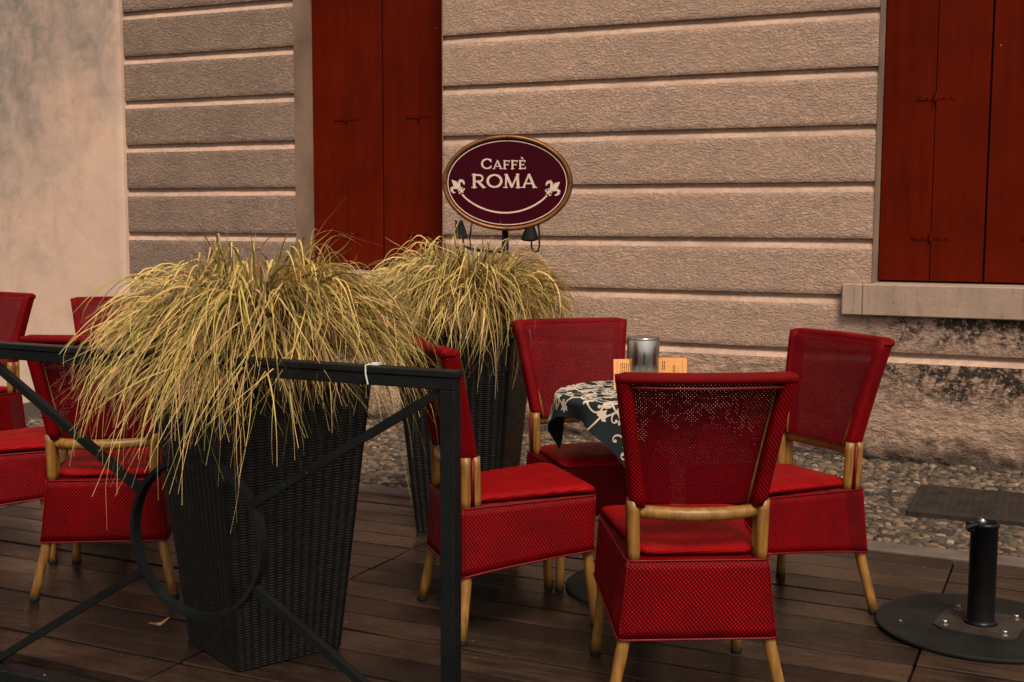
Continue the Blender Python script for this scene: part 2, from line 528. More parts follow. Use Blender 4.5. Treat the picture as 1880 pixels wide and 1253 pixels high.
RED_LO, RED_HI = (0.060, 0.0005, 0.0016), (0.31, 0.0018, 0.0046)
M = dict(
    stucco=stucco('rough_beige_stucco', (0.56, 0.378, 0.290), (0.44, 0.300, 0.230), (0.64, 0.42, 0.320), 1.25, 30, True),
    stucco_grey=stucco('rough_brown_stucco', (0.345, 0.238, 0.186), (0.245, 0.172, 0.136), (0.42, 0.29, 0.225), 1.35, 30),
    margin=stucco('smooth_stucco_margin', (0.50, 0.335, 0.255), (0.40, 0.272, 0.21), (0.55, 0.36, 0.272), 0.22, 20),
    plinth=stucco('hewn_plinth_render', (0.58, 0.385, 0.285), (0.37, 0.250, 0.185), (0.66, 0.43, 0.318), 1.4, 15, True),
    reveal=simple('grey_reveal_plaster', (0.245, 0.168, 0.122), 0.9, var=0.3, scale=3, bump=0.2),
    plaster=plaster(), sill=sillstone(), shutter=shutter_paint(),
    gap=simple('dark_gap', (0.012, 0.008, 0.007), 0.9),
    plank=wood_plank(), steel=painted_steel(), cane=cane(),
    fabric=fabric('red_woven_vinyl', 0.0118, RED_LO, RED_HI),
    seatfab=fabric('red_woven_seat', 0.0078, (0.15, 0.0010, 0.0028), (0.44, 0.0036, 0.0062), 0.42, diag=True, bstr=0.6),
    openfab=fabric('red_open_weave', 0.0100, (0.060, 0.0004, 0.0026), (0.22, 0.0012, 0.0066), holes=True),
    piping=simple('red_vinyl_piping', (0.12, 0.0010, 0.0032), 0.45, var=0.3, scale=20),
    rubber=simple('black_rubber', (0.012, 0.011, 0.011), 0.7),
    wicker=simple('black_wicker', (0.0064, 0.0057, 0.0050), 0.45, var=0.5, scale=14, spec=0.22),
    soil=simple('dark_soil', (0.022, 0.016, 0.011), 0.95, bump=0.8, bscale=50),
    kerb=simple('grey_kerb_stone', (0.105, 0.080, 0.067), 0.85, var=0.3, scale=6, bump=0.4, bscale=70),
    mortar=simple('grey_brown_mortar', (0.046, 0.036, 0.029), 0.95, var=0.4, scale=14, bump=0.7, bscale=60),
    ground=simple('dark_paving', (0.055, 0.048, 0.043), 0.9, var=0.35, scale=2, bump=0.4),
    iron=simple('rusty_iron_cover', (0.028, 0.020, 0.0155), 0.75, var=0.4, scale=9, bump=0.3),
    cobble=toned('river_cobble', [(0.0, (0.026, 0.023, 0.021)), (0.3, (0.070, 0.053, 0.042)), (0.6, (0.140, 0.098, 0.070)), (0.85, (0.225, 0.142, 0.090)), (1.0, (0.29, 0.235, 0.185))], 0.72, 0.5, 30, spec=0.2),
    grass=toned('dry_sedge_blade', [(0.0, (0.040, 0.022, 0.017)), (0.14, (0.215, 0.110, 0.070)), (0.26, (0.105, 0.110, 0.026)), (0.42, (0.31, 0.275, 0.066)), (0.62, (0.70, 0.515, 0.170)), (0.80, (0.84, 0.53, 0.215)), (0.92, (0.60, 0.315, 0.150)), (1.0, (0.44, 0.22, 0.125))], 0.5, 0.0, 25, transl=0.22),
    disc=simple('dark_green_steel_plate', (0.0075, 0.0088, 0.0080), 0.6, var=0.5, scale=7, bump=0.15),
    tube=simple('black_satin_tube', (0.0045, 0.0045, 0.0050), 0.34, var=0.2),
    bolt=simple('zinc_bolt', (0.36, 0.34, 0.32), 0.4, 0.9, scale=40),
    chrome=simple('brushed_chrome', (0.50, 0.485, 0.48), 0.26, 1.0, var=0.1, scale=3),
    cloth=simple('slate_teal_cotton', (0.0100, 0.0165, 0.0200), 0.75, var=0.2, scale=5, bump=0.25, bscale=400),
    print=simple('cream_cloth_print', (0.56, 0.47, 0.385), 0.85, var=0.14, scale=14),
    card=simple('orange_menu_card', (0.72, 0.33, 0.115), 0.65, var=0.05, scale=5),
    ink=simple('dark_ink', (0.035, 0.02, 0.014), 0.8),
    maroon=simple('maroon_sign_enamel', (0.036, 0.0005, 0.0055), 0.6, var=0.14, scale=4, spec=0.06),
    gold=simple('antique_gold_rim', (0.21, 0.080, 0.020), 0.4, 0.5, var=0.45, scale=16, bump=0.2, bscale=90),
    cream=simple('cream_sign_paint', (0.60, 0.46, 0.385), 0.6, var=0.12, scale=20),
    tie=simple('white_plastic_tie', (0.6, 0.6, 0.58), 0.4),
)

# ================================================================== SETTING
rng = random.Random(7)
g = part('ground', *boxg(-120, 120, -120, 120, -0.30, -0.16), M['ground'])
tag(g, kind='structure')

# ---- deck of planks, each board its own
deck = empty('deck', (0, 0, 0), YD)
tag(deck, kind='structure')
PITCHB, P0 = 0.1640, 2.722
NB = 15
for i in range(NB):
    p0 = P0 + i * (5.150 - P0) / NB
    p1 = P0 + (i + 1) * (5.150 - P0) / NB
    for a0, a1 in ((-6.74, -4.62), (-4.62, -2.5), (-2.5, -0.42), (-0.42, 1.66), (1.66, 3.74)):
        dz = rng.uniform(-0.002, 0.001)
        gp = rng.uniform(0.010, 0.014)
        v, f = boxg(a0 + 0.004, a1 - 0.004, p0 + gp / 2, p1 - gp / 2, -0.040, dz, 0.0018)
        tl = rng.uniform(-0.002, 0.002)
        v = [(x, y, z + (tl * (y - p0) / (p1 - p0) if z > -0.03 else 0)) for x, y, z in v]
        b = part('plank', v, f, M['plank'], deck)
joist = part('deck_underframe', *boxg(-6.7, 3.7, P0 + .01, 5.14, -0.155, -0.045), M['gap'], deck)

# ---- kerb stones between deck and cobbles
kerb = empty('kerb', (0, 0, 0), YD)
tag(kerb, kind='structure')
a = -6.7
while a < 3.7:
    ln = rng.uniform(0.85, 1.1)
    v, f = boxg(a + .003, a + ln - .003, 5.153, 5.280, -0.12, 0.012 + rng.uniform(-.003, .003), 0.007)
    part('kerb_stone', v, f, M['kerb'], kerb)
    a += ln

# ---- cobbled paving: mortar bed, single cobbles where they show largest, the rest as one mass
bedv, bedf = [], []
NX, NY = 90, 22
for i in range(NX + 1):
    for j in range(NY + 1):
        x = -7.2 + 11.2 * i / NX
        y = 5.282 + 2.35 * j / NY
        bedv.append((x, y, -0.016 + 0.012 * frac(x * 1.5, y * 1.5, 3.1, 3)))
for i in range(NX):
    for j in range(NY):
        k = i * (NY + 1) + j
        bedf.append((k, k + NY + 1, k + NY + 2, k + 1))
paving = part('cobbled_paving', bedv, bedf, M['mortar'], smooth=True)
paving.rotation_euler = (0, 0, YD)
tag(paving, kind='structure')
def pebble(seed, tone):
    r_ = random.Random(seed)
    v, f, n1, n2 = [], [], 4, 8
    ph = [r_.uniform(0, 6.28) for _ in range(4)]
    v.append((0, 0, 1))
    for i in range(1, n1):
        th = PI * 0.5 * i / (n1 - 1) * 1.1
        for k in range(n2):
            a = 2 * PI * k / n2
            q = 1 + 0.16 * math.sin(2 * a + ph[0]) + 0.10 * math.sin(3 * a + ph[1]) + .05 * math.sin(5 * a + ph[2])
            v.append((math.sin(th) ** .8 * math.cos(a) * q, math.sin(th) ** .8 * math.sin(a) * q, math.cos(th) if th < PI / 2 else -0.4))
    for k in range(n2): f.append((0, 1 + k, 1 + (k + 1) % n2))
    for i in range(n1 - 2):
        for k in range(n2):
            a, b = 1 + i * n2 + k, 1 + i * n2 + (k + 1) % n2
            f.append((a, a + n2, b + n2, b))
    return v, f
PEB = []
for s in range(28):
    t = min(1, max(0, random.Random(s + 50).gauss(0.42, 0.27)))
    v, f = pebble(s, t)
    PEB.append((v, f, t, mesh('cobblestone', v, f, M['cobble'], smooth=True, attr={'tone': [t] * len(v)})))
stones = []
y = 5.305
while y < 7.45:
    x = -6.6 + rng.uniform(0, .05)
    while x < 3.2:
        lx = rng.uniform(0.013, 0.040) * rng.uniform(.75, 1.05)
        ly = rng.uniform(0.011, 0.023)
        wp = deck_pt(x, y + rng.uniform(-.010, .010), -0.014 + 0.010 * frac(x * 1.5, y * 1.5, 3.1, 3))
        # keep clear of the wall and of the drain cover
        yw = -math.sin(YW) * wp.x + math.cos(YW) * wp.y
        if yw < WD + 0.03 and not (abs((wp.x - 2.367) * math.cos(YW) + (wp.y - 5.77) * math.sin(YW)) < .43 and abs(-(wp.x - 2.367) * math.sin(YW) + (wp.y - 5.77) * math.cos(YW)) < .345):
            stones.append((wp, lx, ly, rng.uniform(0.006, 0.015), YD + rng.gauss(0, .5), rng.randrange(28)))
        x += lx * 1.80 + .002
    y += 0.0325
def vis_size(s):
    wp = s[0]
    v = wp - Vector((0, 0, CAMH))
    z = v.dot(cF)
    px, py = 940 + FPX * v.dot(cX) / z, 626.5 - FPX * v.dot(cU) / z
    seen = (1575 < px < 1890 and 820 < py < 1040) or (650 < px < 775 and 740 < py < 905) or (25 < px < 90 and 700 < py < 790) or (950 < px < 1010 and 740 < py < 830)
    return (s[1] * s[2] / z if seen else 0)
stones.sort(key=vis_size, reverse=True)
pr = Matrix.Rotation(-YD, 4, 'Z')
for s in stones[:300]:
    o = link('cobblestone', PEB[s[5]][3], paving, pr @ s[0], (0, 0, s[4] - YD))
    o.scale = (s[1], s[2], s[3])
sv, sf, stn = [], [], []
for s in stones[300:]:
    v, f, t, _ = PEB[s[5]]
    b = len(sv)
    ca, sa = math.cos(s[4] - YD), math.sin(s[4] - YD)
    c = pr @ s[0]
    for p in v:
        x_, y_ = p[0] * s[1], p[1] * s[2]
        sv.append((c.x + x_ * ca - y_ * sa, c.y + x_ * sa + y_ * ca, c.z + p[2] * s[3]))
    sf += [tuple(i + b for i in q) for q in f]
    stn += [t] * len(v)
o = part('cobblestones', sv, sf, M['cobble'], paving, smooth=True, attr={'tone': stn})
o['kind'] = 'stuff'

# ================================================================== CAFE BUILDING (wall frame: x along, y inwards, z up)
bld = empty('cafe_building', WALL_O, YW)
tag(bld, 'beige building with banded rough stucco wall and two dark red shuttered windows', 'building')
GR = [0.597 + 0.3262 * k for k in range(12)]       # groove lines
REC = 0.032
WIN = ((-4.914, -3.750), (-0.966, 0.210))
WZ0, WZ1 = 1.013, 3.35
def course(x0, x1, z0, z1, mat, cell=0.016, amp=0.0035):
    """one stucco band: undercut below, rough face, sloping smooth margin on top"""
    r0, r1 = z0 + 0.024, z1 - 0.036
    nx = max(2, int((x1 - x0) / cell)); nz = max(2, int((r1 - r0) / cell))
    v, f = [], []
    ex, ez = 0.02, 0.016
    for j in range(nz + 1):
        for i in range(nx + 1):
            x = x0 + (x1 - x0) * i / nx; z = r0 + (r1 - r0) * j / nz
            e = min(1, (x - x0) / ex, (x1 - x) / ex, (z - r0) / ez, (r1 - z) / ez)
            e = max(0, e)
            d = (frac(x * 22, 5.0, z * 26, 3) * amp + frac(x * 2.0, 9.0, z * 3.0, 2) * 0.003) * e + (1 - e) ** 2 * 0.006
            v.append((x, d, z))
    for j in range(nz):
        for i in range(nx):
            k = j * (nx + 1) + i
            f.append((k, k + 1, k + nx + 2, k + nx + 1))
    return v, f, r0, r1
def band(x0, x1, z0, z1, mat):
    v, f, r0, r1 = course(x0, x1, z0, z1, mat)
    o = part('stone_course', v, f, mat, bld, smooth=True)
    m = MB()
    # underside, ends
    m.add([(x0, 0.006, r0), (x1, 0.006, r0), (x1, REC + .02, r0), (x0, REC + .02, r0)], [(3, 2, 1, 0)])
    for x, q in ((x0, 0), (x1, 1)):
        vv = [(x, 0.006, r0), (x, REC + .02, r0), (x, REC + .02, z1), (x, REC, z1), (x, 0.006, r1)]
        m.add(vv, [(0, 1, 2, 3, 4) if not q else (4, 3, 2, 1, 0)])
    m.build('course_edge', mat, o)
    n = max(2, int((x1 - x0) / 0.03))
    v, f = [], []
    for i in range(n + 1):
        x = x0 + (x1 - x0) * i / n
        jz = 0.006 * frac(x * 6, 2.2, z1 * 9, 3) + .004 * max(0, frac(x * 2.2, 8.2, z1 * 5, 4))
        for t, zz, yy in ((0, r1, 0.006), (1, r1 + (z1 - r1) * .45 + jz, 0.012), (2, z1 + jz * .6, REC)):
            v.append((x, yy + 0.0015 * frac(x * 15, zz * 15, 1, 2), zz))
    for i in range(n):
        for t in range(2):
            k = i * 3 + t
            f.append((k, k + 3, k + 4, k + 1))
    part('course_margin', v, f, M['margin'], o, smooth=True)
X0, X1 = -6.43, 3.2
for k in range(11):
    z0, z1 = GR[k], GR[k + 1]
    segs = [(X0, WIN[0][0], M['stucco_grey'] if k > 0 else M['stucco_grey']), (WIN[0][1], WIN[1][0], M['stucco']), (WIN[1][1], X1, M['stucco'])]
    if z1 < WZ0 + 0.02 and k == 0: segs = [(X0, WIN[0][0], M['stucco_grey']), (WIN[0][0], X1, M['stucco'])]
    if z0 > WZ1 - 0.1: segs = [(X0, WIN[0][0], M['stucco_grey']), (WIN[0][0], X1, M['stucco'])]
    for s in segs: band(s[0], s[1], z0, z1, s[2])
# backing wall with the two openings, thickness 0.45
bk = MB()
zs = (-0.16, WZ0 - 0.02, WZ1, GR[-1])
YB = REC + 0.004
for x0, x1, z0, z1 in ((X0, X1, -0.16, WZ0 - .02), (X0, WIN[0][0], WZ0 - .02, WZ1), (WIN[0][1], WIN[1][0], WZ0 - .02, WZ1), (WIN[1][1], X1, WZ0 - .02, WZ1), (X0, X1, WZ1, GR[-1])):
    bk.add(*boxg(x0, x1, YB, 0.46, z0, z1))
bk.build('wall', M['margin'], bld)
part('roof_slab', *boxg(X0 - .0, X1, -0.25, 3.5, GR[-1] + .01, GR[-1] + 0.2, 0.02), M['reveal'], bld)
part('side_wall', *boxg(X1 - .3, X1 - .004, 0.47, 3.4, -.16, GR[-1]), M['reveal'], bld)
# plinth: hewn render
def plinth(x0, x1, z0, z1, cell=0.017):
    nx, nz = int((x1 - x0) / cell), int((z1 - z0) / cell)
    v, f = [], []
    for j in range(nz + 1):
        for i in range(nx + 1):
            x = x0 + (x1 - x0) * i / nx; z = z0 + (z1 - z0) * j / nz
            t = (z - z0) / (z1 - z0)
            low = max(0, 1 - (z - z0) / 0.30)
            cel = noise.cell_vector(Vector((x * 9 + .4 * frac(x * 5, 1, z * 5, 2), 3, z * 12)))
            d = frac(x * 9, 2.0, z * 12, 4) * 0.020 + frac(x * 30, 7.0, z * 36, 3) * 0.012 + (0.004 * cel.x if t < .9 else 0)
            e = min(1, (1 - t) * 9)
            v.append((x, -0.004 + d * e * (0.65 + low) - 0.02 * low * max(0, frac(x * 1.7, 4, z * 2, 3) + .35), z))
    for j in range(nz):
        for i in range(nx):
            k = j * (nx + 1) + i
            f.append((k, k + 1, k + nx + 2, k + nx + 1))
    return v, f
pl = part('plinth', *plinth(X0, X1, -0.10, GR[0] - 0.036), M['plinth'], bld, smooth=True)
v, f = [], []
n = 300
for i in range(n + 1):
    x = X0 + (X1 - X0) * i / n
    jz = 0.005 * frac(x * 6, 2.2, 7, 3)
    for zz, yy in ((GR[0] - .036, -0.004), (GR[0] - .02 + jz, 0.010), (GR[0] + jz * .5, REC)): v.append((x, yy, zz))
for i in range(n):
    for t in range(2):
        k = i * 3 + t
        f.append((k, k + 3, k + 4, k + 1))
part('plinth_margin', v, f, M['margin'], pl, smooth=True)

# windows: reveal, four-leaf folding shutters, hinges, sill
def window(x0, x1, sillx0, sillx1, label):
    wn = empty('window', (0, 0, 0), 0, bld)
    wn['label'] = label
    D = 0.222
    mb = MB()
    mb.add([(x0 + .001, -.001, WZ0), (x0 + .001, D + .03, WZ0), (x0 + .001, D + .03, WZ1), (x0 + .001, -.001, WZ1)], [(3, 2, 1, 0)])
    mb.add([(x1 - .001, -.001, WZ0), (x1 - .001, D + .03, WZ0), (x1 - .001, D + .03, WZ1), (x1 - .001, -.001, WZ1)], [(0, 1, 2, 3)])
    mb.add([(x0, -.001, WZ1 - .001), (x1, -.001, WZ1 - .001), (x1, D + .03, WZ1 - .001), (x0, D + .03, WZ1 - .001)], [(0, 1, 2, 3)])
    # uneven arris along the near edges
    mb.build('reveal', M['reveal'], wn)
    part('dark_interior', *boxg(x0 + .01, x1 - .01, D + .045, D + .06, WZ0, WZ1), M['gap'], wn)
    n = 4
    wl = (x1 - x0) / n
    for k in range(n):
        a, b = x0 + wl * k, x0 + wl * (k + 1)
        g1 = 0.0016 if k % 2 else 0.0035
        g2 = 0.0035 if k % 2 else 0.0016
        if k in (0,): g1 = .006
        if k == 1: g2 = 0.005
        if k == 2: g1 = 0.005
        dy = 0.003 * (k % 2)
        sh = part('shutter', *boxg(a + g1, b - g2, D - dy, D + .034, WZ0 + .012, WZ1 - .01, 0.0025), M['shutter'], wn)
        # strap hinges between leaf pairs
    for pair in (0, 2):
        hx = x0 + wl * (pair + 1)
        for hz, ln in ((1.282, 0.105), (2.085, 0.105), (2.95, 0.105)):
            h = MB()
            h.add(*boxg(hx - ln, hx + ln, D - .0058, D - .0032, hz - .016, hz + .016, 0.0006))
            v_, f_, u_ = tubeg([(hx, D - .012, hz - .024), (hx, D - .012, hz + .024)], 0.0085, 8)
            h.add(v_, f_)
            for q in (-.085, -.045, .045, .085):
                v_, f_, u_ = tubeg([(hx + q, D - .0125, hz), (hx + q, D - .007, hz)], 0.0058, 7)
                h.add(v_, f_)
            h.build('hinge', M['shutter'], wn)
    cuts = [sillx0, sillx0 + 0.115, sillx1]
    for a, b in zip(cuts[:-1], cuts[1:]):
        v, f = boxg(a + .001, b - .001, -0.045, D + .03, 0.832, WZ0, 0.006)
        part('sill', v, f, M['sill'], wn)
window(*WIN[0], -5.075, -3.585, 'dark red shuttered window behind the straw-coloured grasses')
window(*WIN[1], -1.128, 0.372, 'dark red shuttered window above the mouldy sill')

# neighbouring plastered building, a little proud of the banded wall
nb = empty('plastered_building', WALL_O, YW)
tag(nb, 'neighbouring building with smooth stained pink and grey plaster wall', 'building')
v, f = [], []
nx, nz = 170, 90
XA, XB = -16.0, -6.43
for j in range(nz + 1):
    for i in range(nx + 1):
        x = XA + (XB - 0.012 - XA) * i / nx; z = -0.16 + 4.3 * j / nz
        v.append((x, -0.035 + 0.006 * frac(x * 1.3, 4, z * 1.3, 4), z))
for j in range(nz):
    for i in range(nx):
        k = j * (nx + 1) + i
        f.append((k, k + 1, k + nx + 2, k + nx + 1))
b = len(v)
for j in range(nz + 1):                                # rounded arris and return
    z = -0.16 + 4.3 * j / nz
    y0 = v[j * (nx + 1) + nx][1]
    wob = 0.003 * frac(7, 2, z * 4, 3)
    v += [(XB - .003 + wob, y0 + .006, z), (XB + .001 + wob, y0 + .014, z), (XB + .002, 0.06, z)]
for j in range(nz):
    p, q = j * (nx + 1) + nx, (j + 1) * (nx + 1) + nx
    a = b + 3 * j
    f += [(p, a, a + 3, q), (a, a + 1, a + 4, a + 3), (a + 1, a + 2, a + 5, a + 4)]
part('wall', v, f, M['plaster'], nb, smooth=True)
part('wall_core', *boxg(XA, XB - .02, 0.02, 0.45, -.16, 4.13), M['plaster'], nb)
part('roof_slab', *boxg(XA, XB - .02, -0.25, 3.5, 4.15, 4.35, .02), M['reveal'], nb)

# ---- drain cover in the cobbles
dc = empty('drain_cover', (2.367, 5.77, 0.0), YW)
tag(dc, 'rectangular rusty brown cast iron cover set in the cobbles by the wall', 'drain cover')
part('frame', *boxg(-0.40, 0.40, -0.315, 0.315, -0.06, 0.012, 0.004), M['iron'], dc)
pm = MB()
pm.add(*boxg(-0.372, 0.372, -0.288, 0.288, 0.006, 0.0165, 0.003))
for i in range(22):
    for j in range(17):
        x, y = -0.355 + i * 0.0338, -0.272 + j * 0.034
        pm.add(*boxg(x - .010, x + .010, y - .010, y + .010, 0.016, 0.0195, 0.0015))
pm.build('plate', M['iron'], dc)
v, f = latheg([(0, 0), (0.014, 0), (0.014, 0.0205), (0, 0.0205)], 12)
part('keyhole', [(x - .28, y + .12, z) for x, y, z in v], f, M['gap'], dc)

# ================================================================== RAILING at the deck's front edge
RP = 2.662
rl = empty('metal_railing', deck_pt(-1.42, RP, 0), YD)
tag(rl, 'black steel railing panel with crossed braces and a central ring', 'railing')
def rbar(name, p, q, w=0.03, d=0.03, parent=rl, ext=0):
    """square bar from p to q in the railing plane (x, z)"""
    a, b = Vector((p[0], 0, p[1])), Vector((q[0], 0, q[1]))
    t = (b - a).normalized()
    n_ = Vector((-t.z, 0, t.x))
    v = []
    for c in (a, b):
        for sx, sy in ((-1, -1), (1, -1), (1, 1), (-1, 1)):
            v.append(c + n_ * (sx * w / 2) + Vector((0, sy * d / 2, 0)))
    f = [(3, 2, 1, 0), (4, 5, 6, 7)] + [(i, (i + 1) % 4, (i + 1) % 4 + 4, i + 4) for i in range(4)]
    return part(name, v, f, M['steel'], parent)
def box_part(name, *b, mat='steel', parent=None, bev=0.0):
    return part(name, *boxg(*b, bev), M[mat], parent)
box_part('post', -0.020, 0.020, -0.02, 0.02, -0.15, 0.9545, parent=rl, bev=0.002)
box_part('post', -1.70, -1.66, -0.02, 0.02, -0.15, 0.9545, parent=rl, bev=0.002)
tr_ = box_part('top_rail', -1.72, 0.020, -0.020, 0.020, 0.955, 0.986, parent=rl, bev=0.002)
box_part('cap_strip', -1.726, 0.026, -0.024, 0.024, 0.9865, 1.003, parent=tr_, bev=0.002)
box_part('bottom_rail', -1.76, 0.06, -0.045, 0.022, -0.10, -0.012, parent=rl, bev=0.003)
CX, CZ, CR = -0.81, 0.482, 0.232
ring_v, ring_f = [], []
n = 72
for k in range(n):
    a = 2 * PI * k / n
    for rr, yy in ((CR, -.016), (CR, .016), (CR - .013, .016), (CR - .013, -.016)):
        ring_v.append((CX + rr * math.cos(a), yy, CZ + rr * math.sin(a)))
for k in range(n):
    for i in range(4):
        ring_f.append((k * 4 + i, k * 4 + (i + 1) % 4, ((k + 1) % n) * 4 + (i + 1) % 4, ((k + 1) % n) * 4 + i))
part('ring', ring_v, ring_f, M['steel'], rl)
def rim(p):
    d = Vector((p[0] - CX, p[1] - CZ)); d.normalize()
    return (CX + d.x * (CR - .004), CZ + d.y * (CR - .004))
for c in ((-0.020, 0.952), (-1.66, 0.985), (-0.02, 0.0), (-1.66, -0.03)):
    e = (CX + (c[0] - CX) / Vector((c[0] - CX, c[1] - CZ)).length * (CR - .002), CZ + (c[1] - CZ) / Vector((c[0] - CX, c[1] - CZ)).length * (CR - .002))
    rbar('brace', e, c, 0.022, 0.022)
tm = MB()
tie = [(-0.225, -.0265, 0.957), (-0.231, -.0275, 0.985), (-0.232, -.026, 1.006), (-0.228, 0.0, 1.007), (-0.222, .026, 1.005), (-0.218, .027, .957)]
v_, f_, u_ = tubeg(tie, 0.0022, 6)
tm.add(v_, f_)
tm.add(*boxg(-0.224, -0.205, -.012, .006, 1.0045, 1.0115, 0.001))
t_ = tm.build('cable_tie', M['tie'], None)
t_.location = rl.location; t_.rotation_euler = rl.rotation_euler
tag(t_, 'white plastic cable tie looped round the black top rail', 'cable tie')

# ================================================================== PLANTERS
def make_pot():
    H, B0, T0 = 0.88, 0.182, 0.262
    ribs, strand = 14, 0.0088
    rows = int(H / strand)
    v, f = [], []
    per = 4
    for j in range(rows * 3 + 1):
        z = H * j / (rows * 3)
        s = B0 + (T0 - B0) * (z / H)
        row = j // 3
        ring = []
        for side in range(4):
            for i in range(ribs * per):
                t = i / (ribs * per)
                u = -1 + 2 * t
                col = int(t * ribs)
                fr = t * ribs - col
                bulge = math.sin(PI * fr)                         # column between two stakes
                st = abs(math.sin(PI * (j / 3.0)))                # one strand
                d = 0.0028 * bulge + 0.0052 * st * (0.45 + .8 * bulge) - 0.003 + 0.0016 * frac(side * 9.0 + t * 40, z * 60, 2.0, 2)
                e = min(1, (1 - abs(u)) * 14)
                d = d * e + (1 - e) * (-0.004)
                r = s + d
                x, y = u * s * .985, -r
                for _ in range(side): x, y = -y, x
                ring.append((x, y, z))
        v += ring
    n = 4 * ribs * per
    for j in range(rows * 3):
        for i in range(n):
            a, b = j * n + i, j * n + (i + 1) % n
            f.append((a, b, b + n, a + n))
    return mesh('pot', v, f, M['wicker'], smooth=True)
POT = make_pot()
def make_rim():
    m = MB()
    H, T0 = 0.88, 0.262
    pts = [(-T0, -T0, H), (T0, -T0, H), (T0, T0, H), (-T0, T0, H)]
    for a, b in zip(pts, pts[1:] + pts[:1]):
        v, f, u = tubeg([a, b], 0.014, 8)
        m.add(v, f)
    return mesh('rim', m.v, m.f, M['wicker'], smooth=True)
RIM = make_rim()
SOIL = mesh('soil', *boxg(-.248, .248, -.248, .248, .80, .845, 0.0), M['soil'])

def blade_path(r_, base_r, size=1.0, stray=False, tufts=None):
    """an arching blade: a Bezier from the crown up, over the dome and down past the rim, curling at the tip"""
    r0 = base_r * math.sqrt(r_.random()) * 0.9
    if tufts and r_.random() < .8:
        ta, tk, th = r_.choice(tufts)
        az0 = ta + r_.gauss(0, 0.10)
        k = min(1, max(0.05, tk + r_.gauss(0, .13)))
        h = th * r_.uniform(.80, 1.15)
        ph = az0 + r_.gauss(0, 0.25)
    else:
        az0 = r_.uniform(0, 2 * PI)
        ph = az0 + r_.gauss(0, 0.25)
        k = r_.random() ** 0.46
        h = r_.uniform(0.16, 0.38)
    re = (0.10 + 0.43 * k) * r_.uniform(.88, 1.10) * size
    h *= (1.15 - .25 * k) * size
    ze = 0.84 + h * 0.95 - (0.08 + 0.25 * k) * r_.triangular(0.1, 1.25, 0.45) * size
    if k < 0.4 and r_.random() < .16: ze = 0.84 + h * r_.uniform(1.0, 1.5); re *= 1.2          # short upright blades on the crown
    if stray:
        re *= r_.uniform(.9, 1.12); ze = 0.86 - r_.uniform(0.0, 0.32) * k; h *= 1.1
    A = Vector((r0, 0, 0.84)); B = Vector((r0 + r_.uniform(.12, .42) * (re - r0), 0, 0.84 + h * r_.uniform(1.1, 1.5)))
    C_ = Vector((re * r_.uniform(.78, 1.04), 0, 0.84 + h * r_.uniform(1.0, 1.3))); D = Vector((re * r_.uniform(.93, 1.08), 0, ze))
    n = 15
    tw = r_.gauss(0, 0.11)
    curl = r_.gauss(0, .09) * (2.6 if stray else 1)
    curl_r = r_.gauss(0.0, .020) * (1.8 if stray else 1)
    cut = 1.0 if r_.random() < .8 else r_.uniform(.6, .95)
    pts = []
    for i in range(n + 1):
        s = i / n * cut
        q = A * (1 - s) ** 3 + B * 3 * s * (1 - s) ** 2 + C_ * 3 * s * s * (1 - s) + D * s ** 3
        e = max(0, (s - .70) / .30)
        a = az0 + tw * s * s + curl * e * e * .6
        j_ = (ph - az0) * (1 - s)
        x = q.x + curl_r * e * e * 1.6 + (.006 * math.sin(s * 23 + ph) * s if stray else .0015 * math.sin(s * 19 + ph))
        pts.append(Vector((x * math.cos(a + j_), x * math.sin(a + j_), q.z + abs(curl) * e ** 3 * .05)))
    return pts
def blade_geo(pts, w0, r_, v, f, tone, t0):
    b = len(v)
    n = len(pts)
    yaw = r_.uniform(-.9, .9)
    dry = r_.uniform(-.05, .34)
    for i, p in enumerate(pts):
        s = i / (n - 1)
        T = (pts[min(n - 1, i + 1)] - pts[max(0, i - 1)]).normalized()
        side = T.cross(Vector((0, 0, 1)))
        if side.length < .05: side = Vector((math.cos(yaw), math.sin(yaw), 0))
        side.normalize()
        up = side.cross(T)
        a = yaw + 0.8 * s
        sd_ = side * math.cos(a) + up * math.sin(a)
        w_ = w0 * (0.7 + 0.9 * s) if s < .3 else w0 * 0.97 * max(0.10, 1 - ((s - .3) / .7) ** 1.25)
        v.append(p + sd_ * w_ / 2); v.append(p - sd_ * w_ / 2)
        tt = t0 + (dry * (s - .3) if t0 > .2 else 0)
        tone += [min(1, max(0, tt))] * 2
    for i in range(n - 1):
        k = b + 2 * i
        f.append((k, k + 1, k + 3, k + 2))
def pick_tone(r_):
    k = r_.random()
    if k < 0.20: return r_.uniform(0.0, 0.17)
    if k < 0.44: return r_.uniform(0.24, 0.46)
    return min(.92, max(0.3, r_.gauss(0.62, 0.13)))
def spread(pts, rz, lean, front):
    """lean of the whole tuft, and the longer fall on its open street side"""
    d = Matrix.Rotation(-rz, 3, 'Z') @ Vector((0, -1, 0))
    out = []
    for k, q in enumerate(pts):
        s_ = k / (len(pts) - 1)
        q = q + Vector((lean[0], lean[1], 0)) * s_ ** 1.3
        out.append(q + d * (front * max(0, q.x * d.x + q.y * d.y) * s_ ** 1.2))
    return out
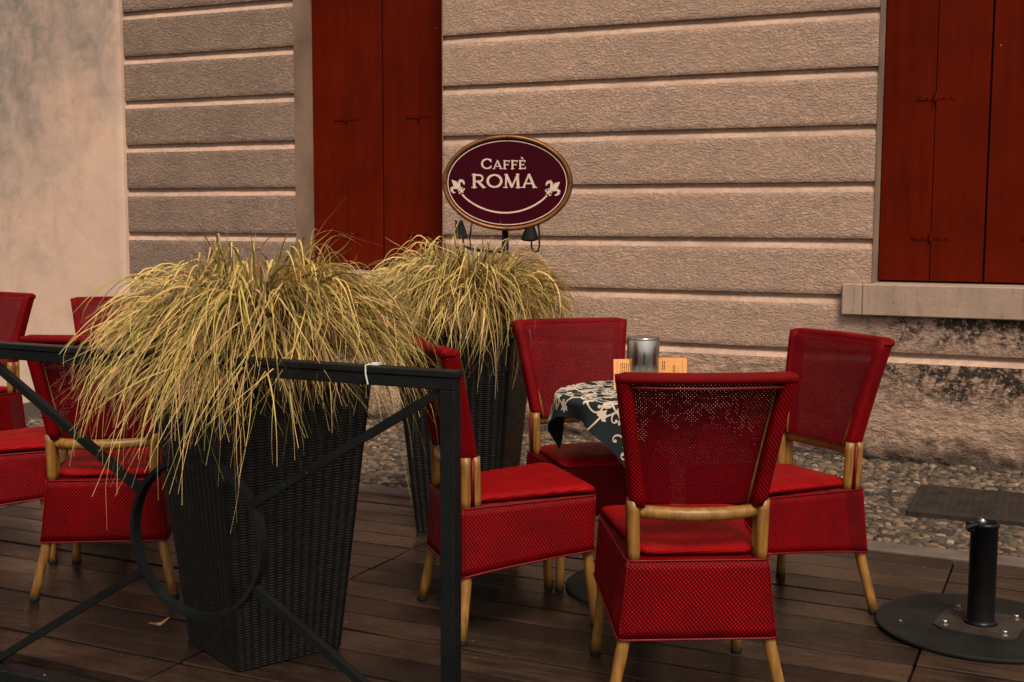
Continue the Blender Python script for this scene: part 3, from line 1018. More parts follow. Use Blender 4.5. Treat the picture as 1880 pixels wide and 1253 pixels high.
def planter(loc, rz, label, seed, n, squash, base_r, lean=(0, 0), front=0.0):
    t = empty('potted_grass', loc, rz)
    tag(t, label, 'potted plant', 'tall planters with straw-coloured grass')
    p = link('pot', POT, t)
    link('rim', RIM, p)
    link('soil', SOIL, p)
    r_ = random.Random(seed)
    v, f, tone = [], [], []
    tufts = [(2 * PI * (q + r_.uniform(-.5, .5)) / 96 * 7, r_.random() ** .5, r_.uniform(.19, .37)) for q in range(96)]
    for i in range(n):
        pts = blade_path(r_, base_r, squash, False, tufts)
        pts = spread(pts, rz, lean, front)
        blade_geo(pts, r_.uniform(0.0048, 0.0112), r_, v, f, tone, pick_tone(r_))
    g_ = part('grass_tuft', v, f, M['grass'], t, smooth=True, attr={'tone': tone})
    g_['kind'] = 'stuff'
    for i in range(44):
        v, f, tone = [], [], []
        pts = blade_path(r_, base_r, squash, True)
        pts = spread(pts, rz, lean, front)
        blade_geo(pts, r_.uniform(0.0022, 0.0045), r_, v, f, tone, min(.95, max(0.05, r_.gauss(.6, .25))))
        part('blade', v, f, M['grass'], t, smooth=True, attr={'tone': tone})
    return t
planter((-0.805, 3.845, 0), R(-51), 'larger front tapered black wicker planter of drooping straw-coloured grass behind the railing', 11, 4300, 0.99, 0.17, lean=(0.095, -0.020), front=0.30)
planter((-0.205, 5.39, 0), R(-12), 'tapered black wicker planter of drooping grass beneath the oval sign', 23, 3500, 0.99, 0.17, lean=(0.0, -0.05))

# ================================================================== CHAIRS
def ring_pts(wr, wf, yr, yf, rr, per=7):
    """rounded trapezoid outline, starts rear left, runs rear right, front right, front left"""
    cs = [(-wr, yr), (wr, yr), (wf, yf), (-wf, yf)]
    out = []
    for i in range(4):
        p = Vector(cs[i]); a = Vector(cs[i - 1]); b = Vector(cs[(i + 1) % 4])
        u, w_ = (a - p).normalized(), (b - p).normalized()
        s, e = p + u * rr, p + w_ * rr
        for k in range(per):
            t = k / (per - 1)
            q = s * (1 - t) ** 2 + p * 2 * t * (1 - t) + e * t * t
            out.append(q)
        nxt = b + (p - b).normalized() * rr
        for k in range(1, 6):
            out.append(e + (nxt - e) * k / 6)
    return out
def make_chair():
    t = empty('wicker_chair')
    # legs
    for sx in (-1, 1):
        for (top, foot) in (((.164, -.190, .42), (.248, -.253, 0)), ((.194, .188, .43), (.227, .230, 0))):
            a = Vector((sx * top[0], top[1], top[2])); b = Vector((sx * foot[0], foot[1], foot[2] + 0.014))
            pts = [a + (b - a) * (k / 8) for k in range(9)]
            for k, p in enumerate(pts):
                s = k / 8
                p.x += sx * (-0.003) * math.sin(PI * s)
            v, f, u = tubeg(pts, [0.0185 - .002 * k / 8 + .0006 * (k % 3) for k in range(9)], 12)
            lg = part('leg', v, f, M['cane'], t, smooth=True)
            v, f = latheg([(0, 0), (.0165, 0), (.0185, .004), (.0185, .016), (.0165, .019)], 12)
            part('foot_cap', [(x + b.x, y + b.y, z) for x, y, z in v], f, M['rubber'], lg, smooth=True)
    # skirt: outer and inner shell
    lev = 9
    v, f, uv = [], [], []
    rings = []
    for shell in (0, 1):
        for k in range(lev):
            s = k / (lev - 1) if shell == 0 else 1 - k / (lev - 1)
            off = 0.009 * shell
            fl = s ** 1.15
            o_ = ring_pts(.203 + .024 * fl - off, .224 + .014 * s - off, -.239 - .006 * fl + off, .230 - .010 * s - off, .024)
            rw = []
            L = 0
            for i, q in enumerate(o_):
                if i: L += (q - o_[i - 1]).length
                ty = min(1, max(0, (q.y + .24) / .46))
                zt = .437 + .018 * ty
                zb = .214 + .058 * ty ** 0.75
                rw.append(len(v))
                v.append((q.x, q.y, zt + (zb - zt) * s))
                uv.append((L, (zt + (zb - zt) * s)))
            rings.append(rw)
    n = len(rings[0])
    for a, b in zip(rings[:-1], rings[1:]):
        for i in range(n):
            j = (i + 1) % n
            f.append((a[j], a[i], b[i], b[j]))
    f.append(tuple(rings[0][::1]))
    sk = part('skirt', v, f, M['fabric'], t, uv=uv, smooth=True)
    pm_ = MB()
    ci = [3, 15, 27, 39]
    for c in ci:
        pts = []
        for k in range(lev):
            p = Vector(v[rings[k][c]])
            d = Vector((p.x, p.y, 0)).normalized()
            pts.append(p + d * 0.001)
        a_, b_, u_ = tubeg(pts, 0.0026, 6)
        pm_.add(a_, b_)
    top = [Vector(v[i]) + Vector((0, 0, .001)) for i in rings[0]]
    a_, b_, u_ = tubeg(top, 0.0028, 6, closed=True); pm_.add(a_, b_)
    bot = [Vector(v[i]) for i in rings[lev - 1]]
    a_, b_, u_ = tubeg(bot, 0.0036, 6, closed=True); pm_.add(a_, b_)
    pm_.build('piping', M['piping'], sk, True)
    # seat pad
    v, f, uv = [], [], []
    lv = [(0.014, 0.443), (0.002, 0.447), (-0.003, 0.455), (0.000, 0.463), (0.010, 0.469), (0.03, 0.4725), (0.07, 0.475), (0.12, 0.4765)]
    rows = []
    for ins, z in lv:
        o_ = ring_pts(.163 - ins, .219 - ins, -.208 + ins, .236 - ins, max(.012, .045 - ins * .4))
        rw = []
        for q in o_:
            rw.append(len(v))
            v.append((q.x, q.y, z + .022 * (q.y + .2) / .43 - (0.012 * max(0, (q.y - .17) / .07) ** 2)))
            uv.append((q.x, q.y + z))
        rows.append(rw)
    for a, b in zip(rows[:-1], rows[1:]):
        for i in range(n):
            j = (i + 1) % n
            f.append((a[i], a[j], b[j], b[i]))
    c = len(v); v.append((0, .01, .488)); uv.append((0, .01 + .4765))
    for i in range(n): f.append((rows[-1][i], rows[-1][(i + 1) % n], c))
    f.append(tuple(rows[0][::-1]))
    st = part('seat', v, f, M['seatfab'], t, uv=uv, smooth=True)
    # backrest geometry
    ZB, ZT = .588, .968
    def yb(s): return -.204 - .070 * s - .014 * s * s
    def hw(s): return .190 + .053 * s + .004 * s * s
    def conc(u, s): return -0.030 * (1 - u * u)
    NU, NV = 28, 22
    v, f, uv = [], [], []
    for j in range(NV + 1):
        s = j / NV
        for i in range(NU + 1):
            u = -1 + 2 * i / NU
            e = max(0, (abs(u) - .93) / .07)
            z = ZB + (ZT - ZB) * s - (.006 * max(0, (s - .94) / .06))
            x = u * hw(s) - (0.004 * e * (1 if u > 0 else -1))
            y = yb(s) + conc(u, s) + .034 - .010 * e * e - .014 * max(0, (s - .93) / .07) ** 2
            v.append((x, y, z)); uv.append((u * hw(.5), .38 * s))
    for j in range(NV):
        for i in range(NU):
            k = j * (NU + 1) + i
            f.append((k + 1, k, k + NU + 1, k + NU + 2))
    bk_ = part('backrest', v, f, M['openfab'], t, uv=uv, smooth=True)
    def rrect(w_, d_, r0, k=4):
        o_ = []
        for (sx, sy), a0 in zip(((1, 1), (-1, 1), (-1, -1), (1, -1)), (0, 90, 180, 270)):
            for i in range(k):
                a = R(a0 + 90 * i / (k - 1))
                o_.append((sx * (w_ / 2 - r0) + r0 * math.cos(a), sy * (d_ / 2 - r0) + r0 * math.sin(a)))
        return o_
    for sx in (-1, 1):
        sec = rrect(.042, .062, .016)
        v, f, uv = [], [], []
        m_ = 12
        for j in range(m_ + 1):
            s = j / m_
            c_ = Vector((sx * (hw(s) - .0205), yb(s) - .001, ZB + (ZT - .004 - ZB) * s))
            L = 0
            for i, (a, b) in enumerate(sec):
                v.append((c_.x + a, c_.y + b, c_.z))
                if i: L += math.hypot(a - sec[i - 1][0], b - sec[i - 1][1])
                uv.append((L, .38 * s))
        q = len(sec)
        for j in range(m_):
            for i in range(q):
                f.append((j * q + i, j * q + (i + 1) % q, (j + 1) * q + (i + 1) % q, (j + 1) * q + i))
        f.append(tuple(range(q))[::-1]); f.append(tuple(m_ * q + i for i in range(q)))
        part('side_bar', v, f, M['fabric'], bk_, uv=uv, smooth=True)
    sec = rrect(.058, .028, .0125)
    v, f, uv = [], [], []
    m_ = 20
    for j in range(m_ + 1):
        u = -1 + 2 * j / m_
        e = max(0, (abs(u) - .9) / .1)
        c_ = Vector((u * (hw(1) - .002), yb(1) + conc(u, 1) * .95 - .002, ZT - .011 - .004 * e * e))
        for i, (a, b) in enumerate(sec):
            v.append((c_.x, c_.y + a * (1 - .15 * e), c_.z + b * (1 - .2 * e))); uv.append((c_.x, i * .0115))
    q = len(sec)
    for j in range(m_):
        for i in range(q):
            f.append((j * q + i, j * q + (i + 1) % q, (j + 1) * q + (i + 1) % q, (j + 1) * q + i))
    f.append(tuple(range(q))[::-1]); f.append(tuple(m_ * q + i for i in range(q)))
    part('top_bar', v, f, M['fabric'], bk_, uv=uv, smooth=True)
    a_, b_, u_ = tubeg([(u * (hw(.94) - .035), yb(.94) + conc(u, 1) - .026, ZT - .036) for u in [(-1 + k / 8) for k in range(17)]], .0042, 6)
    part('top_piping', a_, b_, M['piping'], bk_, smooth=True)
    # cane uprights (pairs) and their red piping
    for sx in (-1, 1):
        rear = [(sx * (.179 + .004 * k / 6), -.2175 - .002 * k / 6, .432 + .173 * k / 6) for k in range(7)]
        v, f, u = tubeg(rear, .0178, 12); pst = part('upright', v, f, M['cane'], t, smooth=True)
        fw = [(sx * (.176 + .004 * k / 6), -.179 - .007 * k / 6, .432 + .173 * k / 6) for k in range(7)]
        v, f, u = tubeg(fw, .0165, 12); part('upright', v, f, M['cane'], t, smooth=True)
        up_ = [(sx * (hw(s) - .0405), yb(s) + .019, ZB + (ZT - .03 - ZB) * s) for s in [k / 6 for k in range(7)]]
        v, f, u = tubeg(up_, .0065, 8); part('inner_pole', v, f, M['cane'], bk_, smooth=True)
        v, f, u = tubeg([(sx * .192, -.1965, .43), (sx * .196, -.199, .60)], .006, 6); part('piping', v, f, M['piping'], pst, smooth=True)
    # curved cane rail
    rail = [(u * .170, -.205 - .036 * (1 - u * u), .572 - .004 * (1 - u * u)) for u in [(-1 + k / 8) for k in range(17)]]
    v, f, u = tubeg(rail, [.0185 + .002 * (1 - abs(-1 + k / 8)) for k in range(17)], 12)
    part('back_rail', v, f, M['cane'], t, smooth=True)
    return t
proto = make_chair()
for o in bpy.data.objects:
    if o.parent: KIDS.setdefault(o.parent.name, []).append(o)
CH = [
    (0.508, 3.534, 0.055, 'red wicker chair nearest the camera, its open-weave back turned to us'),
    (-0.003, 4.149, -1.237, 'red wicker chair seen side-on behind the railing post, facing right'),
    (0.937, 4.267, 2.054, 'red wicker chair on the right of the set table, facing left before the stained wall'),
    (0.325, 4.706, 3.449, 'red wicker chair facing us between the planter and the set table'),
    (-1.497, 4.545, 0.084, 'red wicker chair with its back to us, left of the front planter'),
    (-2.128, 4.895, -1.237, 'red wicker chair cut off by the left frame edge, only its seat and skirt showing'),
    (-1.99, 6.02, 3.30, 'red wicker chair mostly hidden behind the left part of the front grass'),
    (-2.943, 6.407, 2.66, 'red wicker chair farthest left, its backrest cut by the frame before the pink wall'),
]
for i, (x, y, t, lab) in enumerate(CH):
    o = proto if i == 0 else copy_tree(proto)
    o.location = (x, y, 0)
    o.rotation_euler = (0, 0, t)
    tag(o, lab, 'chair', 'red wicker café chairs')

# ================================================================== TABLES AND CLOTHS
def drape(u, v, rt, z0, rot, off=0.0):
    """flat cloth point (u, v) -> draped over a round top of radius rt"""
    r = math.hypot(u, v)
    a = math.atan2(v, u)
    er = 0.018
    if r <= rt - er:
        return Vector((r * math.cos(a + rot), r * math.sin(a + rot), z0 + off))
    s = r - (rt - er)
    if s < er * PI / 2:
        th = s / er
        rr, z = rt - er + er * math.sin(th), z0 - er + er * math.cos(th)
        nx, nz = math.sin(th), math.cos(th)
    else:
        h = s - er * PI / 2
        fold = 0.020 * math.sin(7 * a + 1.0) * min(1, h / .1) + 0.012 * math.sin(13 * a) * min(1, h / .1)
        rr, z = rt + h * 0.10 + fold, z0 - er - h
        nx, nz = 1, .1
    return Vector(((rr + off * nx) * math.cos(a + rot), (rr + off * nx) * math.sin(a + rot), z + off * nz))
def scrolls(seed, half):
    """flat outlines (convex quads/fans) of acanthus scrolls and blossoms in cloth coordinates"""
    r_ = random.Random(seed)
    polys = []
    def strip(pts, ws):
        for (p, w0), (q, w1) in zip(zip(pts[:-1], ws[:-1]), zip(pts[1:], ws[1:])):
            d = (q - p)
            if d.length < 1e-6: continue
            n_ = Vector((-d.y, d.x)).normalized()
            polys.append([p + n_ * w0, p - n_ * w0, q - n_ * w1, q + n_ * w1])
    def leaf(p, a, L, W, bend=0.0):
        pts, ws = [], []
        q = Vector(p); n_ = 8
        for k in range(n_ + 1):
            s = k / n_
            pts.append(q.copy())
            ws.append(W * math.sin(PI * min(1, s * .93 + .07)) ** .8 * (1 + .28 * math.sin(s * 15)))
            q = q + Vector((math.cos(a + bend * s), math.sin(a + bend * s))) * (L / n_)
        strip(pts, ws)
    def spiral(p, a, size, hand):
        pts, ws = [], []
        q = Vector(p); n_ = 30
        for k in range(n_ + 1):
            s = k / n_
            pts.append(q.copy()); ws.append(0.0036 * (1 - .4 * s))
            a += hand * (0.05 + 0.42 * s * s)
            q = q + Vector((math.cos(a), math.sin(a))) * size * (1 - .80 * s)
        strip(pts, ws)
        polys.append([pts[-1] + Vector((math.cos(t), math.sin(t))) * .006 for t in [2 * PI * k / 8 for k in range(8)]])
        return pts
    def blossom(p, a, s):
        for k in range(5):
            leaf(p, a + (k - 2) * .62, s * (1 - .1 * abs(k - 2)), s * .24, .5 * (k - 2) * .5)
    step = 0.098
    n_ = int(2 * half / step) + 1
    for i in range(n_):
        for j in range(n_):
            x = -half + step * (i + .5 + (.5 if j % 2 else 0)) + r_.uniform(-.02, .02); y = -half + step * (j + .5) + r_.uniform(-.02, .02)
            a = r_.uniform(0, 2 * PI)
            hd = r_.choice((-1, 1))
            pts = spiral((x, y), a, 0.0105, hd)
            leaf(pts[7], a + hd * (-.5), .048, .0095, hd * -1.6)
            leaf(pts[12], a + hd * 1.9, .038, .0075, hd * 1.4)
            blossom((x, y), a + PI, .034)
            spiral((x, y), a + PI * .75, 0.0068, -hd)
            x += step * .5; y += step * .22
            leaf((x, y), a + 1.2, .040, .0075, 1.3); leaf((x, y), a + 2.6, .036, .0065, -1.3)
            spiral((x, y), a - 1.0, 0.0072, hd)
    return polys
def make_table(loc, rot, label, cl_label, seed, rt=0.345, half=0.405, group='small round café tables'):
    t = empty('round_table', loc, 0)
    tag(t, label, 'table', group)
    v, f = latheg([(0, .71), (rt - .015, .71), (rt - .004, .716), (rt - .004, .732), (rt - .012, .738), (0, .738)], 48)
    part('tabletop', v, f, M['tube'], t, smooth=False)
    v, f = latheg([(0, .02), (.03, .02), (.03, .71), (0, .71)], 20)
    part('pedestal', v, f, M['tube'], t, smooth=True)
    v, f = latheg([(0, 0.0), (.30, 0), (.302, .006), (.29, .014), (.06, .022), (.045, .05), (0, .05)], 48)
    part('base', v, f, M['disc'], t, smooth=True)
    z0 = .742
    N = 150
    cv, cf = [], []
    for j in range(N + 1):
        for i in range(N + 1):
            u, w_ = -half + 2 * half * i / N, -half + 2 * half * j / N
            cv.append(drape(u, w_, rt, z0, rot))
    for j in range(N):
        for i in range(N):
            k = j * (N + 1) + i
            cf.append((k, k + 1, k + N + 2, k + N + 1))
    c = part('tablecloth', cv, cf, M['cloth'], None, smooth=True)
    c.location = loc
    tag(c, cl_label, 'tablecloth', 'teal cloths with cream scroll print')
    pv, pf = [], []
    for k, pg in enumerate(scrolls(seed, half)):
        pg = [Vector((max(-half + .001, min(half - .001, p.x)), max(-half + .001, min(half - .001, p.y)))) for p in pg]
        if (max(p.x for p in pg) - min(p.x for p in pg)) < 1e-5 or (max(p.y for p in pg) - min(p.y for p in pg)) < 1e-5: continue
        b = len(pv)
        pv += [drape(p.x, p.y, rt, z0, rot, .0022 + .00001 * (k % 90)) for p in pg]
        pf.append(tuple(range(b, b + len(pg))))
    part('scroll_print', pv, pf, M['print'], c)
    return t
T1 = (0.505, 4.46, 0)
make_table(T1, R(29), 'round table under the scroll-printed cloth amid four red chairs', 'dark teal cloth with cream scrolls draped over the table with the menus', 5)
make_table((-1.76, 5.38, 0), R(25), 'round table on a flat disc base, mostly hidden beyond the left chairs', 'dark teal cloth with cream scrolls glimpsed behind the left chairs', 9)

# steel canister
can = empty('steel_canister', (0.492, 4.53, .744))
tag(can, 'shiny cylindrical steel canister standing between the orange menus', 'canister')
v, f = latheg([(0, 0), (.058, 0), (.0605, .003), (.0605, .185), (.059, .1885)], 44)
part('body', v, f, M['chrome'], can, smooth=True)
v, f = latheg([(.059, .1885), (.0615, .189), (.0615, .195), (.058, .198), (.05, .1965), (0, .1965)], 44)
part('lid', v, f, M['chrome'], can, smooth=True)
# menus
def menu(x, y, rz, w_, h_, label, cols, tilt):
    m = part('menu_card', *boxg(-w_ / 2, w_ / 2, -.0012, .0012, 0, h_, .0004), M['card'])
    m.location = (x, y, .7465); m.rotation_euler = (tilt, 0, rz)
    tag(m, label, 'menu')
    ink = MB()
    for (cx_, z0, z1, wd) in cols:
        q = random.Random(int(cx_ * 9999))
        z = z0
        while z < z1:
            l = q.uniform(.004, .012)
            ink.add([(cx_ - wd / 2, -.0016, z), (cx_ + wd / 2, -.0016, z), (cx_ + wd / 2, -.0016, min(z1, z + l)), (cx_ - wd / 2, -.0016, min(z1, z + l))], [(0, 1, 2, 3)])
            z += l + .0022
    ink.build('print', M['ink'], m)
    return m
menu(0.437, 4.49, R(6), .115, .115, 'orange menu card standing left of the steel canister', [(-.044, .01, .106, .0012), (-.030, .012, .10, .0026), (-.023, .012, .102, .0026), (-.016, .02, .10, .0026), (-.009, .012, .10, .0026), (-.002, .03, .10, .0026), (.006, .012, .1, .0026)], R(-8))
menu(0.612, 4.60, R(-6), .11, .108, 'orange menu card standing right of the steel canister', [(-.037, .06, .094, .0032), (-.030, .06, .094, .0032), (-.034, .030, .050, .013), (.004, .02, .08, .003), (.010, .02, .08, .003), (.022, .010, .07, .002), (.028, .01, .05, .002), (.038, .0, .098, .0012)], R(-6))

# ================================================================== PARASOL BASE
pb = empty('parasol_base', (1.592, 4.005, 0.004))
tag(pb, 'heavy round dark parasol base with an empty black tube and bolted plate', 'parasol base')
v, f = latheg([(0, 0), (.338, 0), (.342, .003), (.342, .010), (.338, .013), (0, .013)], 72)
part('disc', v, f, M['disc'], pb)
ang = R(-33)
pv = []
S_ = 0.118
out = []
for a in (0, 90, 180, 270):
    for d in (-9, 9):
        rr = S_ * math.sqrt(2) * .985
        out.append((rr * math.cos(R(a + 45 + d) + ang), rr * math.sin(R(a + 45 + d) + ang)))
n = len(out)
v = [(x, y, .0135) for x, y in out] + [(x, y, .0195) for x, y in out]
f = [tuple(range(n))[::-1], tuple(range(n, 2 * n))] + [(i, (i + 1) % n, (i + 1) % n + n, i + n) for i in range(n)]
plt_ = part('bolt_plate', v, f, M['iron'], pb)
for a in (0, 90, 180, 270):
    bx, by = .135 * math.cos(R(a + 45) + ang), .135 * math.sin(R(a + 45) + ang)
    v, f = latheg([(0, .0195), (.0135, .0195), (.0135, .0215), (.009, .022), (.009, .034), (.0075, .0355), (0, .0355)], 6)
    part('bolt', [(x + bx, y + by, z) for x, y, z in v], f, M['bolt'], plt_)
v, f = latheg([(.042, .0195), (.056, .0195), (.047, .026), (.0445, .034), (.0445, .352), (.0475, .354), (.0475, .366), (.040, .366), (.040, .10), (0, .10)], 40)
part('tube', v, f, M['tube'], pb, smooth=True)
cl = MB()
cl.add(*boxg(-.061, -.036, -.02, .012, .335, .372, .004))
v_, f_, u_ = tubeg([(-.068, -.02, .352), (-.026, -.024, .368)], .009, 8); cl.add(v_, f_)
cl.build('clamp', M['tube'], pb)
v_, f_, u_ = tubeg([(-.028, -.026, .366), (-.014, -.03, .382)], .011, 8)
part('clamp_screw', v_, f_, M['bolt'], pb, smooth=True)
v, f = latheg([(0, .013), (.005, .013), (.004, .017), (0, .0175)], 8)
part('stud', [(x - .262, y + .03, z) for x, y, z in v], f, M['bolt'], pb)

# ================================================================== SIGN
SY = 5.72
sg = empty('oval_sign', (-0.033, SY, 0))
tag(sg, 'oval maroon café sign with gold rim on a black pole above the rear planter', 'sign')
v_, f_, u_ = tubeg([(0, 0.045, 0), (0, 0.045, 1.5)], .0165, 14)
part('pole', v_, f_, M['tube'], sg, smooth=True)
v, f = latheg([(0, 0), (.16, 0), (.16, .012), (.03, .02), (0, .02)], 36)
part('foot', [(x, y + .045, z) for x, y, z in v], f, M['disc'], sg)
# board: local plane x, z; faces -y; turned slightly left and tipped forward
SCALE = 0.304 / 118
bc = Vector((0.008, 0, 1.547))
Rm = Matrix.Rotation(R(-5), 3, 'Z') @ Matrix.Rotation(R(2.0), 3, 'X')
def sp(x, z, y=0.0):
    return bc + Rm @ Vector((x, y, z))
def ell(rx, rz, n=96, x0=0, z0=0):
    return [(x0 + rx * math.cos(2 * PI * k / n), z0 + rz * math.sin(2 * PI * k / n)) for k in range(n)]
RX, RZ = .303, .2215
e = ell(RX, RZ)
n = len(e)
bv = [sp(x, z, -.002) for x, z in e] + [sp(x * 1.008, z * 1.011, .004) for x, z in e] + [sp(x * 1.008, z * 1.011, .030) for x, z in e]
bf = [tuple(range(n))[::-1], tuple(range(2 * n, 3 * n))]
for k in range(2):
    bf += [(k * n + i, k * n + (i + 1) % n, (k + 1) * n + (i + 1) % n, (k + 1) * n + i) for i in range(n)]
board = part('board', bv, bf, M['maroon'], sg)
v_, f_, u_ = tubeg([sp(x, z, -.004) for x, z in ell(RX - .009, RZ - .009)], .0090, 10, closed=True)
rimo = part('rim', v_, f_, M['gold'], sg, smooth=True)
for x, z in ((0, RZ - .010), (0, -RZ + .010), (RX - .010, 0), (-RX + .010, 0)):
    v, f = latheg([(0, 0), (.004, 0), (.003, .0025), (0, .003)], 8)
    part('screw', [sp(x + a, z + b, -.0135 - c) for a, b, c in v], [q[::-1] for q in f], M['iron'], rimo)
LAY = [0]
def flat(polys, name, mat='cream', parent=board):
    v, f = [], []
    for pg in polys:
        LAY[0] += 1
        y = -.0026 - .00001 * (LAY[0] % 60)
        b = len(v)
        v += [sp(x, z, y) for x, z in pg]
        f.append(tuple(range(b, b + len(pg))))
    return part(name, v, f, M[mat], parent)
def strokes(pts, w):
    out = []
    ws = w if hasattr(w, '__len__') else [w] * len(pts)
    for i in range(len(pts) - 1):
        (x0, z0), (x1, z1) = pts[i], pts[i + 1]
        d = math.hypot(x1 - x0, z1 - z0)
        if d < 1e-9: continue
        nx, nz = -(z1 - z0) / d, (x1 - x0) / d
        a, b = ws[i] / 2, ws[i + 1] / 2
        ex = min(.2 * w if not hasattr(w, '__len__') else 0, d * .3)
        ux, uz = (x1 - x0) / d * ex, (z1 - z0) / d * ex
        out.append([(x0 - ux + nx * a, z0 - uz + nz * a), (x0 - ux - nx * a, z0 - uz - nz * a), (x1 + ux - nx * b, z1 + uz - nz * b), (x1 + ux + nx * b, z1 + uz + nz * b)])
    return out
flat(strokes([p for p in ell(.2785, .194, 96)] + [ell(.2785, .194, 96)[0]], .0043), 'border_line')
def arc(cx, cz, rx, rz, a0, a1, n=18):
    return [(cx + rx * math.cos(R(a0 + (a1 - a0) * k / n)), cz + rz * math.sin(R(a0 + (a1 - a0) * k / n))) for k in range(n + 1)]
def glyph(ch):
    """unit-height capitals with small flared serifs; thick strokes .19, thin .13; returns polygons, advance"""
    T, t, s = .185, .125, .065
    P = []
    def ser(x, z, w_=.34): P.append([(x - w_ / 2, z), (x + w_ / 2, z), (x + w_ / 2, z + s if z < .5 else z - s), (x - w_ / 2, z + s if z < .5 else z - s)] if z < .5 else [(x - w_ / 2, z - s), (x + w_ / 2, z - s), (x + w_ / 2, z), (x - w_ / 2, z)])
    if ch == 'C':
        P += strokes(arc(.56, .5, .46, .44, 42, 318, 26), [T * (.62 + .38 * abs(math.cos(R(42 + 276 * k / 26)))) for k in range(27)])
        P.append([(.84, .66), (.95, .64), (.95, .96), (.89, .96)]); P.append([(.84, .30), (.89, .12), (.95, .20), (.95, .36)])
        return P, 1.06
    if ch == 'O':
        P += strokes(arc(.60, .5, .50, .44, 0, 360, 36), [T * (.62 + .38 * abs(math.cos(R(10 * k)))) for k in range(37)])
        return P, 1.22
    if ch == 'A':
        P += strokes([(.14, .03), (.53, .98)], t); P += strokes([(.53, .98), (.94, .03)], T)
        P += strokes([(.30, .32), (.80, .32)], t * .85); ser(.14, 0, .30); ser(.95, 0, .36)
        return P, 1.12
    if ch in 'FE':
        P += strokes([(.20, 0), (.20, 1)], T); P += strokes([(.20, .935), (.74, .935)], t); P += strokes([(.20, .50), (.62, .50)], t * .85)
        P.append([(.70, .74), (.76, .74), (.78, 1.0), (.70, 1.0)])
        P.append([(.58, .38), (.63, .38), (.63, .62), (.58, .62)])
        ser(.22, 0, .40); ser(.22, 1, .36)
        if ch == 'E':
            P += strokes([(.20, .065), (.78, .065)], t); P.append([(.72, 0), (.82, 0), (.80, .27), (.74, .27)])
        return P, .90 if ch == 'E' else .86
    if ch == 'R':
        P += strokes([(.20, 0), (.20, 1)], T); ser(.20, 0, .40); ser(.20, 1, .34)
        P += strokes([(.20, .93)] + arc(.58, .70, .24, .23, 90, -90, 12) + [(.20, .47)], t)
        P += strokes([(.48, .48), (.90, .02)], T); ser(.93, 0, .26)
        return P, 1.08
    if ch == 'M':
        P += strokes([(.20, 0), (.24, 1)], t); P += strokes([(.24, .96), (.64, .06)], T); P += strokes([(.64, .06), (1.04, .96)], t); P += strokes([(1.04, 1), (1.10, 0)], T)
        ser(.18, 0, .34); ser(1.10, 0, .38); ser(.20, 1, .22); ser(1.08, 1, .22)
        return P, 1.34
def word(txt, x0, x1, zb, heights, accent=None):
    adv = [(glyph(c)[1] * h) for c, h in zip(txt, heights)]
    k = (x1 - x0) / sum(adv)
    x = x0
    for i, (c, h) in enumerate(zip(txt, heights)):
        P, a = glyph(c)
        hz = h
        P = [[(x + px * h * k, zb + pz * hz) for px, pz in pg] for pg in P]
        if accent == i:
            P.append([(x + .22 * h * k, zb + 1.34 * hz), (x + .42 * h * k, zb + 1.36 * hz), (x + .62 * h * k, zb + 1.08 * hz), (x + .50 * h * k, zb + 1.08 * hz)])
        flat(P, 'letter')
        x += a * h * k
pxm = SCALE
def sx_(px): return (px - 931) * pxm
def sz_(py): return (336.7 - py) * pxm
word('CAFFE', sx_(883.5), sx_(966.5), sz_(311.8), [19.0 * pxm, 15.6 * pxm, 15.6 * pxm, 15.6 * pxm, 15.6 * pxm], accent=4)
word('ROMA', sx_(866), sx_(985.5), sz_(345.5), [24.6 * pxm] * 4)
sm = []
for k in range(25):
    t = k / 24
    x = 849 + (1003 - 849) * t
    y = 357.5 + 2 * t + 32 * (1 - (2 * t - 1) ** 2) ** .85
    sm.append((sx_(x), sz_(y)))
flat(strokes(sm, 3.0 * pxm), 'scroll_line')
def fleur(cx, cy, rot, s, mirror):
    P = []
    def tr(pts):
        o_ = []
        for x, z in pts:
            if mirror: x = -x
            o_.append((cx + s * (x * math.cos(rot) - z * math.sin(rot)), cy + s * (x * math.sin(rot) + z * math.cos(rot))))
        return o_
    L = [(0, 1.0), (.10, .82), (.21, .58), (.22, .38), (.12, .12), (.07, -.04), (-.07, -.04), (-.12, .12), (-.22, .38), (-.21, .58), (-.10, .82)]
    P.append(tr(L))
    for sgn in (-1, 1):
        pts = [(sgn * .06, -.10), (sgn * .16, .10), (sgn * .30, .34), (sgn * .46, .44), (sgn * .60, .36), (sgn * .66, .18), (sgn * .60, .00), (sgn * .52, -.08)]
        ws = [.06, .13, .20, .25, .26, .21, .14, .04]
        for q in strokes(pts, ws): P.append(tr(q))
        pts = [(sgn * .05, -.20), (sgn * .12, -.36), (sgn * .24, -.42), (sgn * .31, -.34), (sgn * .27, -.26)]
        for q in strokes(pts, [.07, .09, .10, .10, .05]): P.append(tr(q))
    P.append(tr([(-.26, -.19), (.26, -.19), (.26, -.09), (-.26, -.09)]))
    P.append(tr([(-.07, -.19), (-.10, -.40), (0, -.58), (.10, -.40), (.07, -.19)]))
    flat(P, 'fleur_emblem')
fleur(sx_(843.5), sz_(346), R(42), 20.5 * pxm, False)
fleur(sx_(1011), sz_(349), R(-48), 21.5 * pxm, False)
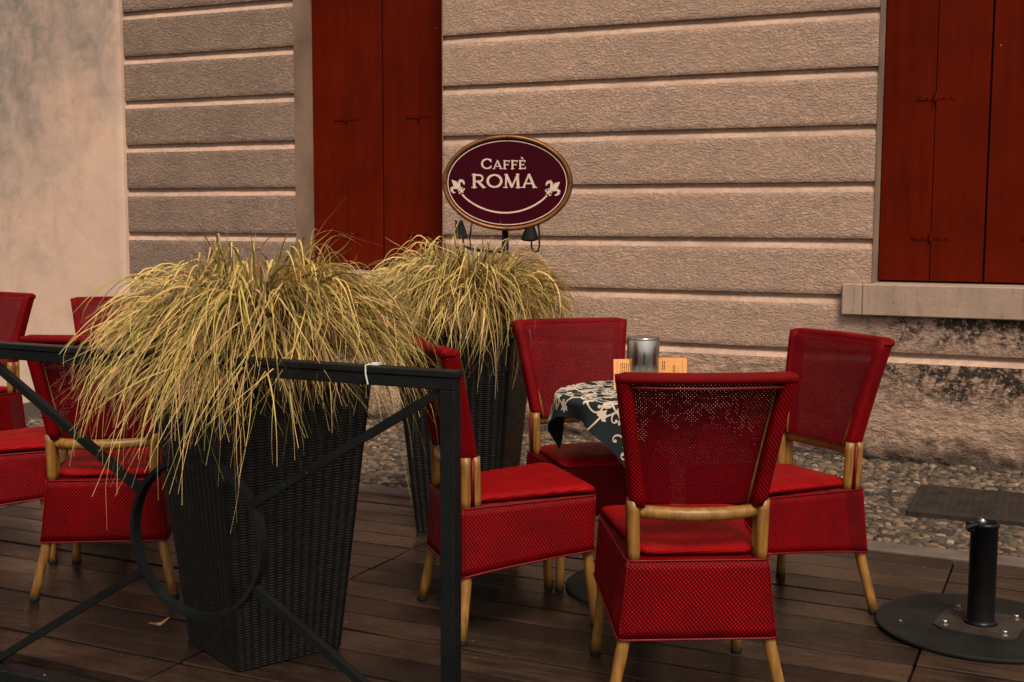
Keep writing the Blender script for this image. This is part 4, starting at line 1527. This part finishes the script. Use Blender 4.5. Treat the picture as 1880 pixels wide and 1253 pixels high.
# two small shell-shaped lamp holders on a bracket below the board
def shell(px, pz, s, tilt):
    v, f = [], []
    for j in range(9):
        t = j / 8
        for i in range(17):
            a = PI * (i / 16)
            w_ = (.013 + .022 * t ** .8) * s * (1 + .08 * math.cos(a * 8))
            v.append((px + math.cos(a) * w_ + tilt * t * .02, -.018 * s * math.sin(a) * (0.6 + .5 * t), pz - t * .062 * s - .008 * s * math.sin(a) * t))
    for j in range(8):
        for i in range(16):
            k = j * 17 + i
            f.append((k, k + 1, k + 18, k + 17))
    f.append(tuple(8 * 17 + i for i in range(17)))
    return v, f
for px, pz, s, lp in ((-.207, 1.352, .95, False), (.118, 1.352, 1.1, True)):
    lm = part('lamp_holder', *shell(px, pz, s, -.3 if not lp else -.2), M['tube'], sg, smooth=True)
    v_, f_, u_ = tubeg([(px, 0, pz), (px, .012, pz + .014), (px, .02, pz + .008)], [.012, .010, .006], 8)
    part('knob', v_, f_, M['tube'], lm, smooth=True)
    if lp:
        c = [(px + .004, .0, pz - .06), (px + .006, 0, pz - .105), (px + .018, 0, pz - .128), (px + .036, 0, pz - .122), (px + .042, 0, pz - .10), (px + .042, .01, pz - .04), (px + .036, .02, pz + .02)]
        bent = [(px, .012, pz), (px * .8, .03, pz + .03), (0, .045, pz + .045)]
    else:
        c = [(px - .02, 0, pz - .03), (px - .026, 0, pz - .005), (px - .022, 0, pz + .014), (px - .028, 0, pz + .022)]
        bent = [(px + .006, .01, pz - .055), (px + .012, .02, pz - .10), (px + .06, .03, pz - .12), (0, .045, pz - .13)]
    v_, f_, u_ = tubeg(c, .0044, 7); part('cable', v_, f_, M['tube'], lm, smooth=True)
    v_, f_, u_ = tubeg(bent, .006, 7); part('bracket', v_, f_, M['tube'], lm, smooth=True)
v_, f_, u_ = tubeg([(-.158, .01, 1.36), (-.166, .012, 1.29), (-.163, .03, 1.24), (0, .045, 1.22)], .0048, 7)
part('stay_rod', v_, f_, M['tube'], sg, smooth=True)

# ================================================================== dry leaf on the deck
lv, lf = [], []
for i in range(9):
    t = i / 8
    wv = 0.016 * math.sin(PI * (t * .92 + .04)) * (1 + .25 * math.sin(t * 17))
    for k in (-1, 0, 1):
        lv.append((-.035 + .07 * t, k * wv, .006 + .012 * (t - .4) ** 2 * 4 + .007 * abs(k) + .002 * math.sin(9 * t)))
for i in range(8):
    for k in range(2):
        a = i * 3 + k
        lf.append((a, a + 3, a + 4, a + 1))
leaf_o = part('fallen_leaf', lv, lf, simple('dry_leaf', (0.30, 0.17, 0.07), 0.7, var=0.4, scale=60), smooth=True)
leaf_o.location = (-1.19, 3.99, 0.002)
leaf_o.rotation_euler = (0, 0, R(25))
tag(leaf_o, 'small curled dry leaf lying on the deck below the railing ring', 'leaf')
